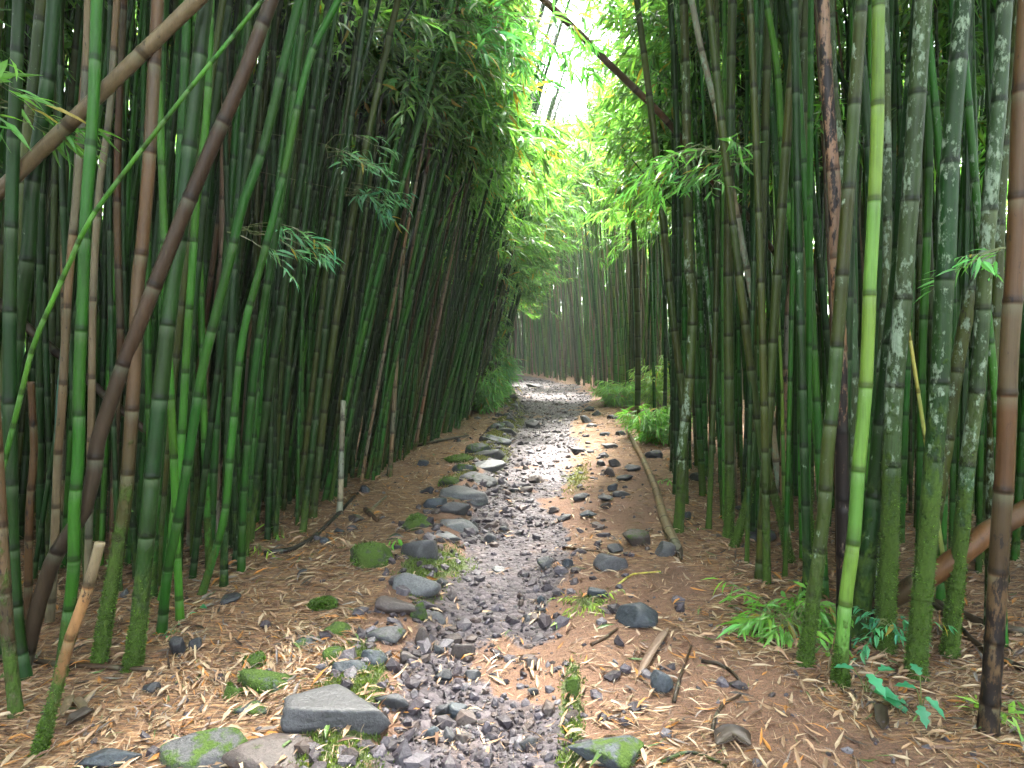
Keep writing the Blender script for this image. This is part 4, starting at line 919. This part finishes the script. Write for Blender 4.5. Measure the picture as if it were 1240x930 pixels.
def litter():
    rg = np.random.default_rng(14)
    dens = lambda x, y: np.clip(litter_mask(x, y)*(1-.72*gravel_mask(x, y)), 0, 1)*np.where(x < path_l(y), 1, .85)*np.clip(.55+.95*fbm(x*2.6, y*2.6, oct=3, seed=62), .38, 1)
    x, y = scatter(rg, 170000, 1.35, 17, lambda y: np.clip(y*.85+.6, 1.6, 4.5), dens)
    bx = []; by = []
    for P_ in [h['P'] for h in hero_records]+[f['P'] for f in fill if 1.5 < f['y'] < 8 and f['e'] < 3]:
        m = int(rg.integers(8, 30)); rr_ = np.abs(rg.normal(.06, .06, m)); aa = rg.uniform(0, 6.28, m); bx.append(P_[0][0]+rr_*np.cos(aa)); by.append(P_[0][1]+rr_*np.sin(aa))
    for (loc, sc, ms_, o_, V_) in stones:
        if loc[1] < 7: m = 14; aa = rg.uniform(0, 6.28, m); bx.append(loc[0]+sc[0]*1.1*np.cos(aa)); by.append(loc[1]+sc[1]*1.1*np.sin(aa))
    x = np.concatenate([x]+bx); y = np.concatenate([y]+by)
    n = len(x); far = 1+.05*y
    kind = rg.choice(7, n, p=[.36, .22, .19, .085, .065, .02, .06])
    cols = np.array([[.30, .19, .11], [.40, .30, .19], [.13, .066, .035], [.36, .15, .025], [.18, .15, .13], [.07, .13, .024], [.04, .026, .018]])[kind]*rg.uniform(.6, 1.2, (n, 1))
    fib = rg.random(n) < .62
    L = np.where(fib, rg.uniform(.02, .065, n), rg.uniform(.028, .088, n))*far; W = np.where(fib, rg.uniform(.0012, .003, n), L*rg.uniform(.10, .19, n))
    big = rg.random(n) < .02; L[big] *= 1.5
    a = 1.1+2.6*fbm(x*1.8, y*1.8, oct=2, seed=61)+rg.normal(0, .75, n); e = rg.normal(.03, .16, n)
    D = np.stack([np.cos(a)*np.cos(e), np.sin(a)*np.cos(e), np.sin(e)], 1); N = np.array([0, 0, 1.])+rg.normal(0, .38, (n, 3))
    P = np.stack([x, y, G(x, y)+rg.uniform(.002, .014, n)], 1)-D*(L*.5)[:, None]
    P[:, 2] = np.maximum(P[:, 2], G(P[:, 0], P[:, 1])+.001)
    V, T, Q, st = leaves_mesh(P, D, N, L, W, True, 0); dr = rg.normal(0, .10, n)
    # lift or bow each blade a little
    Vr = V.reshape(n, 8, 3); t = np.array([0, .28, .28, .28, .62, .62, .62, 1]); Vr[:, :, 2] += (dr*L)[:, None]*(4*t*(1-t))[None]*1.3
    gz = G(V[:, 0], V[:, 1]); V[:, 2] = np.maximum(V[:, 2], gz+.0015)
    o = build('leaf_litter', V, [T, Q], M_LIT, attrs={'Col': np.repeat(cols, 8, 0)}, smooth=False)
    tag(o, 'fallen bamboo leaves and straw carpeting both banks', 'leaf litter', kind='stuff'); print('litter', n)
litter()
def moss():
    rg = np.random.default_rng(44)
    x, y = scatter(rg, 260000, 1.5, 14, lambda y: np.full_like(y, 1.0), lambda x, y: np.clip(moss_mask(x, y)*1.3-.35+.35*vnoise(x*14, y*14, seed=6), 0, 1)*(x > -1)*(x < 1.0))
    n = len(x); a = rg.uniform(0, 6.28, n); e = rg.uniform(.3, 1.4, n)
    D = np.stack([np.cos(a)*np.cos(e), np.sin(a)*np.cos(e), np.sin(e)], 1); L = rg.uniform(.006, .02, n)*(1+.06*y)
    P = np.stack([x, y, G(x, y)-.001], 1)
    V, T, Q, st = leaves_mesh(P, D, rg.normal(0, 1, (n, 3)), L, L*.35, False, .3)
    c = np.array([[.056, .088, .016]])*np.exp(rg.normal(0, .35, n))[:, None]*np.stack([1+.5*(y > 5), np.ones(n), np.ones(n)], 1)
    o = build('moss', V, [T, Q], M_PLANT, attrs={'Col': np.repeat(c, st, 0)}, smooth=False)
    tag(o, 'yellow-green moss creeping between the stones and along the rut', 'moss', kind='stuff'); print('moss', n)
moss()

# ------------------------------------------------------------------ fallen poles, sticks and bark
def pole(name, label, cat, grp, col, w, pts, d=None, ext0=0, ext1=0, lift=True, **k):
    """pts photo points; d fixed depth, or lying on the ground"""
    rg = np.random.default_rng(len(label)*7+3)
    if d is None:
        W3 = []
        for px, py in pts:
            q = on_ground(px, py); q[2] += w/2/F_PX*q[1]*.75; W3.append(q)
        dm = np.mean([q[1] for q in W3])
    else:
        dd = d if hasattr(d, '__len__') else [d]*len(pts)
        W3 = [at_depth(px, py, q) for (px, py), q in zip(pts, dd)]; dm = np.mean(dd)
    W3 = [np.array(q) for q in W3]
    if len(W3) == 2 and (ext0 or ext1):
        u_ = nrm(W3[1]-W3[0]); W3 = [W3[0]-u_*ext0, W3[1]+u_*ext1]; ext0 = ext1 = 0
    if ext0: W3 = [W3[0]+nrm(W3[0]-W3[1])*ext0]+W3
    if ext1: W3 = W3+[W3[-1]+nrm(W3[-1]-W3[-2])*ext1]
    P = catmull(W3, 50); L = np.linalg.norm(np.diff(P, axis=0), axis=1).sum()
    o, nd = culm_object(name, P, w/2/F_PX*dm, COL[col], L*k.pop('Hf', 1.6), rg, caps=True, sides=12, detail=2, flare=False, **k)
    tag(o, label, cat, grp); return o
PG = 'fallen and leaning dead bamboo poles'
pole('bamboo_pole', 'thick weathered brown bamboo pole leaning diagonally across the upper left', 'bamboo pole', PG, 'dbrown', 18, [(0, 231), (245, -6)], 2.35, 3.3, 2.5, node=.36, scab=.12, Hf=2.5, col2=((.105, .082, .048), 90, 91))
pole('bamboo_pole', 'dark rotten bamboo pole slanting down behind the left culms', 'bamboo pole', PG, 'dbrown', 14, [(-60, 318), (0, 368), (95, 450), (140, 490), (178, 523)], 3.3, 1.0, .12, node=.34)
pole('bamboo_shoot', 'thin bright green bamboo whip slanting over the left culms', 'bamboo shoot', None, 'bright', 6.5, [(20, 500), (40, 420), (62, 368), (88, 310), (115, 257), (212, 130), (307, 13)], 2.2, .9, 1.5, node=.13, Hf=1.3)
pole('bamboo_pole', 'charred brown bamboo log propped diagonally at the lower right', 'bamboo pole', PG, 'brown', 25, [(1037, 762), (1057, 739), (1142, 688), (1193, 647), (1260, 608)], [2.62, 2.56, 2.43, 2.40, 2.40], .06, 1.2, node=.33, Hf=3, scab_fn=lambda s: np.clip(.75-s*1.2, .12, 1))
pole('bamboo_pole', 'long brown dead pole arching overhead across the trail gap', 'bamboo pole', PG, 'brown', 9, [(640, -22), (659, 0), (698, 37), (735, 75), (769, 108), (810, 149), (871, 230), (901, 257), (932, 298)], [5.0, 5.0, 5.0, 5.1, 5.2, 5.3, 5.5, 5.5, 5.6], 2.5, 3.2, node=.36, scab=.15)
pole('bamboo_pole', 'pale crooked pole lying along the right bank, split open at its near end', 'bamboo pole', PG, 'tan', 9, [(820, 669), (808, 640), (800, 617), (793, 592), (777, 556), (768, 540), (759, 522)], node=.28, scab=.22, Hf=1.5)
pole('bamboo_pole', 'dark pole lying at the foot of the left wall of culms', 'bamboo pole', PG, 'dbrown', 5, [(436, 556), (480, 547), (525, 538), (567, 529)], .0 or None, node=.4)
pole('bamboo_pole', 'black rotten pole lying behind the stub among left culms', 'bamboo pole', PG, 'black', 6, [(320, 672), (375, 655), (440, 592)], None, node=.4)
pole('bamboo_pole', 'dark pole lying low behind the mossed culms, lower right', 'bamboo pole', PG, 'dbrown', 11, [(1110, 722), (1160, 745), (1200, 762), (1250, 770)], None, .2, .5, node=.3)
pole('bamboo_pole', 'slim brown pole lying nearer the charred foot culm, lower right', 'bamboo pole', PG, 'dbrown', 9, [(1150, 752), (1190, 790), (1240, 815)], None, .3, .4, node=.3)
pole('bamboo_pole', 'grey pole on the dark ground under the left stand', 'bamboo pole', PG, 'dbrown', 9, [(20, 800), (70, 806), (100, 808)], None, .5, .3, node=.3)
SG = 'sticks and bark on the trail'
pole('stick', 'dark curved stick arched on the bare soil right of the leaf pile', 'stick', SG, 'dbrown', 5, [(849, 803), (866, 804), (880, 811), (892, 822), (900, 834)], None, node=.5, scab=.4)
pole('stick', 'short grey bent stick nearest the bottom right soil', 'stick', SG, 'dbrown', 5, [(862, 888), (867, 868), (880, 850), (897, 843)], None, node=.5)
pole('stick', 'dark stick with a yellowed tip by the leaf pile stone', 'stick', SG, 'dbrown', 5, [(816, 850), (824, 822), (837, 784)], None, node=.5, scab=.3)
pole('stick', 'black and yellow twig uphill of the narrow mossy ridge', 'stick', SG, 'dbrown', 4.5, [(716, 783), (732, 775), (748, 763)], None, node=.5)
pole('stick', 'crooked root-like stick running along the bottom edge', 'stick', SG, 'olive', 5, [(800, 924), (830, 912), (856, 916), (880, 928)], None, node=.2, scab=.3)
pole('stick', 'long twig lying across the right bank below the blocky stone', 'stick', SG, 'yellow', 3, [(747, 711), (765, 698), (785, 693), (800, 693)], None, node=.5)
pole('stick', 'brown twig with a yellow end uphill of the wedge rock, right bank', 'stick', SG, 'brown', 4, [(682, 662), (700, 665), (726, 668)], None, node=.5)
pole('stick', 'thin straight twig standing against the lime green culm foot', 'stick', SG, 'tan', 2.2, [(999, 831), (1009, 780), (1017, 741)], [2.25, 2.28, 2.3], node=.5)
pole('stick', 'pale twig lying in the litter by the left wall', 'stick', SG, 'tan', 4, [(446, 620), (456, 612), (468, 603)], None, node=.5)
pole('stick', 'dark snapped stick end near the bleached stub', 'stick', SG, 'dbrown', 7, [(443, 618), (450, 625), (457, 632)], None, node=.5)
def bark(label, col, pts, w, curl=.5):
    """a split strip of culm wall, curved across"""
    W3 = [on_ground(*p) for p in pts]; dm = np.mean([p[1] for p in W3]); P = catmull(W3, 14); P[:, 2] = G(P[:, 0], P[:, 1])+.012
    t = nrm(np.gradient(P, axis=0)); s = nrm(np.cross(t, [0, 0, 1.])); r = w/F_PX*dm/2
    a = np.linspace(-1, 1, 7); rows = []
    prof = np.clip(np.sin(np.linspace(.12, math.pi-.12, 14))*1.6, 0, 1)
    for sign in (0, 1):
        rows.append(P[:, None]+s[:, None]*(a[None, :, None]*r*prof[:, None, None])+np.array([0, 0, 1.])*((curl*r*(a**2)[None, :, None])*prof[:, None, None]+.004*sign))
    V = np.concatenate([r_.reshape(-1, 3) for r_ in rows]); i = np.arange(13)[:, None]*7; j = np.arange(6)[None]
    q = np.stack([i+j, i+j+1, i+8+j, i+7+j], -1).reshape(-1, 4)
    rim = np.concatenate([np.arange(13)*7, ]); e0 = np.stack([rim, rim+7, rim+105, rim+98], 1); e1 = e0+6
    Q = np.concatenate([q[:, ::-1], q+98, e0, e1[:, ::-1]])
    o = build('bark_strip', V-P[0], [Q], M_LIT, attrs={'Col': np.tile([COL[col]], (len(V), 1))*srg.uniform(.8, 1.2, (len(V), 1))}, loc=P[0])
    tag(o, label, 'bark strip', 'strips of bamboo sheath on the ground')
bark('pinkish brown strip of sheath pointing up the bank from the leaf pile', 'pink', [(773, 821), (788, 796), (809, 764)], 10)
bark('dark curled chunk of sheath in the left litter bank', 'dbrown', [(80, 884), (97, 876), (114, 866)], 16, 1.0)
bark('pale pinkish scrap of sheath standing out in the left litter', 'tan', [(76, 872), (82, 858), (87, 846)], 10, .8)
bark('cream scrap of sheath next to the pinkish one, left litter', 'tan', [(91, 850), (97, 858), (103, 868)], 10, .8)
bark('broad grey rotting scrap at the bottom of the soil bank', 'dbrown', [(868, 905), (888, 893), (908, 905)], 26, .4)
bark('small dark purple scrap lying in front of the lobed sprout', 'dbrown', [(1066, 858), (1067, 872), (1069, 886)], 15, .5)
bark('dark inner channel of the split pole end on the right bank', 'dbrown', [(803, 646), (814, 658), (826, 680)], 9, 1.2)

# ------------------------------------------------------------------ living plants
def plant(name, label, cat, grp, px, py, hpx, wpx, n_stem, leaf, base=(.085, .25, .045), nl=7, ns=3, d=None, arch=.9, wide=.15, seed=0):
    rg = np.random.default_rng(300+seed); g = on_ground(px, py) if d is None else at_depth(px, py, d); d = g[1]
    hh = hpx/F_PX*d; ww = wpx/F_PX*d/2
    az = rg.uniform(0, 6.283, n_stem); bl = rg.uniform(.5, 1.0, n_stem)*math.hypot(hh, ww)*.85; el = np.clip(np.arctan2(hh, ww*rg.uniform(.3, 1.1, n_stem)), .35, 1.4)
    O = g+np.stack([rg.normal(0, ww*.16, n_stem), rg.normal(0, ww*.16, n_stem), np.zeros(n_stem)], 1)
    V, T, Q, c, tv, tq = leaf_pack(rg, O, az, bl, el, ns, nl, leaf, True, True, None, base, droop=arch, var=.22, wide=wide)
    k = empty(name, g); 
    build('foliage', V-g, [T, Q], [M_PLANT], attrs={'Col': c}, smooth=False, parent=k)
    build('stem', tv-g, [tq], [M_TWIG], smooth=False, parent=k)
    tag(k, label, cat, grp); return k
SP = 'seedlings and shrubs by the trail'
plant('bamboo_seedling', 'bright leafy bamboo seedling clump at the edge of the right bank', 'seedling', SP, 962, 762, 92, 136, 22, .11, nl=6, ns=3, seed=1, wide=.19, base=(.10, .29, .05))
plant('shrub', 'rounded leafy shrub on the right bank past the fallen pole', 'shrub', SP, 797, 534, 64, 84, 60, .15, nl=7, ns=4, seed=2, arch=.45)
plant('shrub', 'lower light green shrub farther up the right trailside', 'shrub', SP, 749, 492, 48, 60, 50, .17, nl=7, ns=4, seed=3, arch=.45, base=(.11, .28, .05))
plant('shrub', 'tall airy shrub standing behind the two rounded ones', 'shrub', SP, 797, 499, 110, 50, 40, .16, nl=7, ns=5, seed=4, arch=.4, base=(.12, .26, .04))
plant('fern', 'small yellow-green fern sprig on the rut edge by a blue stone', 'fern', SP, 709, 735, 34, 40, 9, .045, base=(.14, .25, .03), nl=8, ns=2, seed=5, wide=.2)
plant('sprout', 'light green grass-like sprout at the foot of the charred culm', 'sprout', SP, 1196, 880, 58, 70, 6, .085, base=(.15, .33, .06), nl=4, ns=2, seed=6)
plant('sprout', 'bright upright blade shoot among the left culms', 'sprout', SP, 343, 648, 36, 14, 3, .20, base=(.12, .34, .04), nl=2, ns=1, seed=7, wide=.12)
plant('sprout', 'thin yellow-green shoot left of the bright blade shoot', 'sprout', SP, 316, 668, 40, 12, 3, .09, base=(.16, .30, .04), nl=3, ns=2, seed=8)
plant('sprout', 'tiny teal seedling by the two dark stones', 'sprout', SP, 207, 770, 20, 22, 5, .05, base=(.05, .26, .13), nl=3, ns=1, seed=9, wide=.4)
plant('sprout', 'low seedling tuft at the foot of the whitened culm', 'sprout', SP, 830, 640, 14, 30, 6, .10, base=(.09, .27, .06), nl=4, ns=1, seed=10)
plant('sprout', 'small green seedling right of the fallen pole, mid bank', 'sprout', SP, 806, 582, 18, 34, 7, .11, base=(.09, .27, .06), nl=5, ns=1, seed=11)
plant('fern', 'teal fern frond hanging over the charred log', 'fern', SP, 1078, 752, 22, 46, 5, .05, base=(.05, .24, .12), nl=8, ns=3, seed=12, d=2.45, wide=.28)
plant('sprout', 'leafy twig rising behind the mossy boulders, left kerb', 'sprout', SP, 482, 660, 24, 14, 3, .07, base=(.10, .34, .05), nl=3, ns=1, seed=13, wide=.3)
plant('shrub', 'feathery bush crowding the left trailside at the bend', 'shrub', SP, 590, 500, 90, 50, 50, .18, nl=7, ns=5, seed=14, arch=.45, base=(.09, .26, .06))
plant('shrub', 'leafy low bamboo spray where the trail disappears', 'shrub', SP, 602, 480, 80, 34, 40, .22, nl=7, ns=5, seed=15, arch=.45, base=(.07, .24, .08))
def lobed(label, px, py, leaves, col, seed):
    """a broad-leaved sprout: each leaf is a lobed blade on a stalk"""
    rg = np.random.default_rng(seed); g = on_ground(px, py); k = empty('sprout', g); d = g[1]
    for i, (dx, dy, L, az, el) in enumerate(leaves):
        tip0 = at_depth(px+dx, py+dy, d-.02*i)-g; Lm = L/F_PX*d
        D = np.array([math.cos(az)*math.cos(el), math.sin(az)*math.cos(el), math.sin(el)]); S = nrm(np.cross([0, 0, 1.], D)); N = np.cross(D, S)
        t = np.linspace(0, 1, 22); wv = .30*np.sin(math.pi*np.clip(t, 0, 1)**.8)*(1+.28*np.sin(t*19))*(1-.2*t)
        Pm = tip0+D*(t*Lm)[:, None]-np.array([0, 0, 1.])*(.25*Lm*t**2)[:, None]
        V = np.concatenate([Pm-S*(wv*Lm)[:, None]+N*(wv*Lm*.3)[:, None], Pm, Pm+S*(wv*Lm)[:, None]+N*(wv*Lm*.3)[:, None]]); n = 22; j = np.arange(n-1)
        Q = np.concatenate([np.stack([j, j+1, n+j+1, n+j], 1), np.stack([n+j, n+j+1, 2*n+j+1, 2*n+j], 1)])
        build('leaf', V, [Q], M_PLANT, attrs={'Col': np.tile([np.array(col)*rg.uniform(.8, 1.2)], (len(V), 1))}, parent=k)
        tv, tq = tube(catmull([np.zeros(3), tip0*.5+np.array([0, 0, .01]), tip0], 8), np.full(8, .002), 5)
        build('stalk', tv, [tq], M_TWIG, parent=k)
    tag(k, label, 'sprout', SP)
lobed('sprout with broad glossy blue-green lobed leaves by the lime green culm', 1048, 838, [(-14, -28, 24, 2.9, .2), (2, -22, 30, -1.3, -.3), (16, -26, 24, .1, .2), (10, 0, 44, -.25, -.1), (20, 6, 34, -.7, -.2)], (.05, .24, .12), 1)
lobed('small dark teal sprout with toothed leaves, right of the lobed one', 1116, 868, [(-2, -50, 22, 1.6, .6), (-6, -34, 26, 2.8, .2), (4, -24, 26, -.9, -.5), (-2, -14, 24, -1.8, -.5)], (.035, .20, .10), 2)
# leaf sprays hanging into view from culms near the lens
def hang(label, px, py, d, n, az, leaf, base, length, seed, spread=.5, el=(-.2, .3), ns=3, nl=5):
    rg = np.random.default_rng(900+seed); g = at_depth(px, py, d)
    O = g+rg.normal(0, .04, (n, 3)); a = az+rg.normal(0, spread, n); bl = rg.uniform(.6, 1, n)*length; e = rg.uniform(*el, n)
    pk = leaf_pack(rg, O, a, bl, e, ns, nl, leaf, True, True, None, base, droop=.7, var=.22)
    h = min(hero_records, key=lambda h: np.min(np.linalg.norm(h['P']-g, axis=1)))
    q = h['P'][np.argmin(np.linalg.norm(h['P']-g, axis=1))]
    V, T, Q, c, tv, tq = pk
    bv, bq = thin_prisms(np.concatenate([[q], np.repeat([g], n, 0)]), np.concatenate([[g], O]), .003)
    tq2 = np.concatenate([tq, bq+len(tv)]); tv2 = np.concatenate([tv, bv])
    foliage_object('leafy_branch', (V, T, Q, c, tv2, tq2), h['P'][0], h['obj'])
hang('', -10, 128, 2.3, 5, 0.0, .13, (.09, .26, .06), .18, 1)
hang('', 300, 278, 3.4, 6, 0.1, .10, (.06, .22, .12), .40, 2)
hang('', 395, 175, 4.0, 5, 0.1, .10, (.06, .20, .10), .30, 3)
hang('', 420, 232, 4.4, 6, 0.1, .11, (.06, .22, .12), .35, 4)
hang('', 860, 180, 3.6, 8, 2.9, .11, (.07, .24, .06), .40, 5)
hang('', 905, 190, 3.8, 8, 3.3, .12, (.07, .24, .06), .45, 6)
hang('', 700, 40, 5.4, 7, 3.6, .15, (.05, .18, .10), .7, 7)
hang('', 565, 60, 4.6, 7, -.2, .16, (.05, .19, .07), .5, 11)
hang('', 600, 20, 4.4, 8, .1, .16, (.05, .20, .05), .6, 12)
hang('', 540, 20, 4.8, 8, .1, .16, (.05, .20, .05), .6, 13)
hang('', 770, 30, 5.4, 8, 3.2, .15, (.05, .19, .06), .6, 14)
hang('', 590, 130, 6.0, 8, .0, .16, (.05, .20, .05), .6, 15)
hang('', 960, 120, 3.4, 4, .4, .10, (.08, .26, .05), .25, 8)
hang('', 1215, 300, 2.3, 3, 3.0, .09, (.10, .34, .10), .12, 9)
HAZE = .0017
# ------------------------------------------------------------------ thin haze, added for the glow up the trail
hm, hnt, hout = new_mat('haze'); pv = hnt.nodes.new('ShaderNodeVolumePrincipled'); pv.inputs['Color'].default_value = (.95, 1, .94, 1); pv.inputs['Density'].default_value = HAZE; pv.inputs['Anisotropy'].default_value = .35
hnt.links.new(pv.outputs[0], hout.inputs['Volume'])
bx = np.array([[x, y, z] for x in (-62., 62.) for y in (-8., 72.) for z in (-2.5, 15.5)])
ho = build('haze', bx, [np.array([[0, 1, 3, 2], [4, 6, 7, 5], [0, 4, 5, 1], [2, 3, 7, 6], [0, 2, 6, 4], [1, 5, 7, 3]])], hm, smooth=False)
tag(ho, 'thin haze added for a pale glow in the gap over the trail', 'haze', kind='stuff')
# ------------------------------------------------------------------ camera, sky, sun
cam = bpy.data.cameras.new('camera'); co = bpy.data.objects.new('camera', cam); C.objects.link(co)
co.location = (0, 0, CAM_H); co.rotation_euler = (math.pi/2-PITCH, 0, 0)
cam.sensor_width = 36; cam.lens = 36*F_PX/1240; cam.clip_start = .05; cam.clip_end = 400
scene.camera = co
SUN_EL, SUN_AZ = math.radians(62), math.radians(14)      # azimuth clockwise from +Y
w = bpy.data.worlds.new('World'); scene.world = w; w.use_nodes = True; nt = w.node_tree
bg = nt.nodes['Background']; sky = nt.nodes.new('ShaderNodeTexSky'); sky.sky_type = 'NISHITA'; sky.sun_disc = False
sky.sun_elevation = SUN_EL; sky.sun_rotation = SUN_AZ; sky.air_density = 1; sky.dust_density = 4; sky.ozone_density = 1
hs = nt.nodes.new('ShaderNodeHueSaturation'); hs.inputs['Saturation'].default_value = .35
nt.links.new(sky.outputs[0], hs.inputs['Color']); nt.links.new(hs.outputs[0], bg.inputs[0]); bg.inputs[1].default_value = .15
sl = bpy.data.lights.new('sun', 'SUN'); sl.energy = 3.5; sl.angle = math.radians(7); sl.color = (1, .96, .88)
so = bpy.data.objects.new('sun', sl); C.objects.link(so); so.location = (0, 0, 30)
from mathutils import Vector
sd_ = Vector((math.sin(SUN_AZ)*math.cos(SUN_EL), math.cos(SUN_AZ)*math.cos(SUN_EL), math.sin(SUN_EL)))
so.rotation_euler = (-sd_).to_track_quat('-Z', 'Y').to_euler()
vs = scene.view_settings; vs.view_transform = 'Standard'; vs.look = 'None'; vs.gamma = 1; vs.exposure = 4.2
scene.display_settings.display_device = 'sRGB'
cy = scene.cycles; cy.volume_bounces = 0; cy.volume_max_steps = 64
cy.use_denoising = True; cy.denoiser = 'OPENIMAGEDENOISE'; cy.max_bounces = 7; cy.diffuse_bounces = 4; cy.glossy_bounces = 2; cy.transmission_bounces = 5; cy.sample_clamp_indirect = 6
cy.use_adaptive_sampling = True; cy.adaptive_threshold = .02
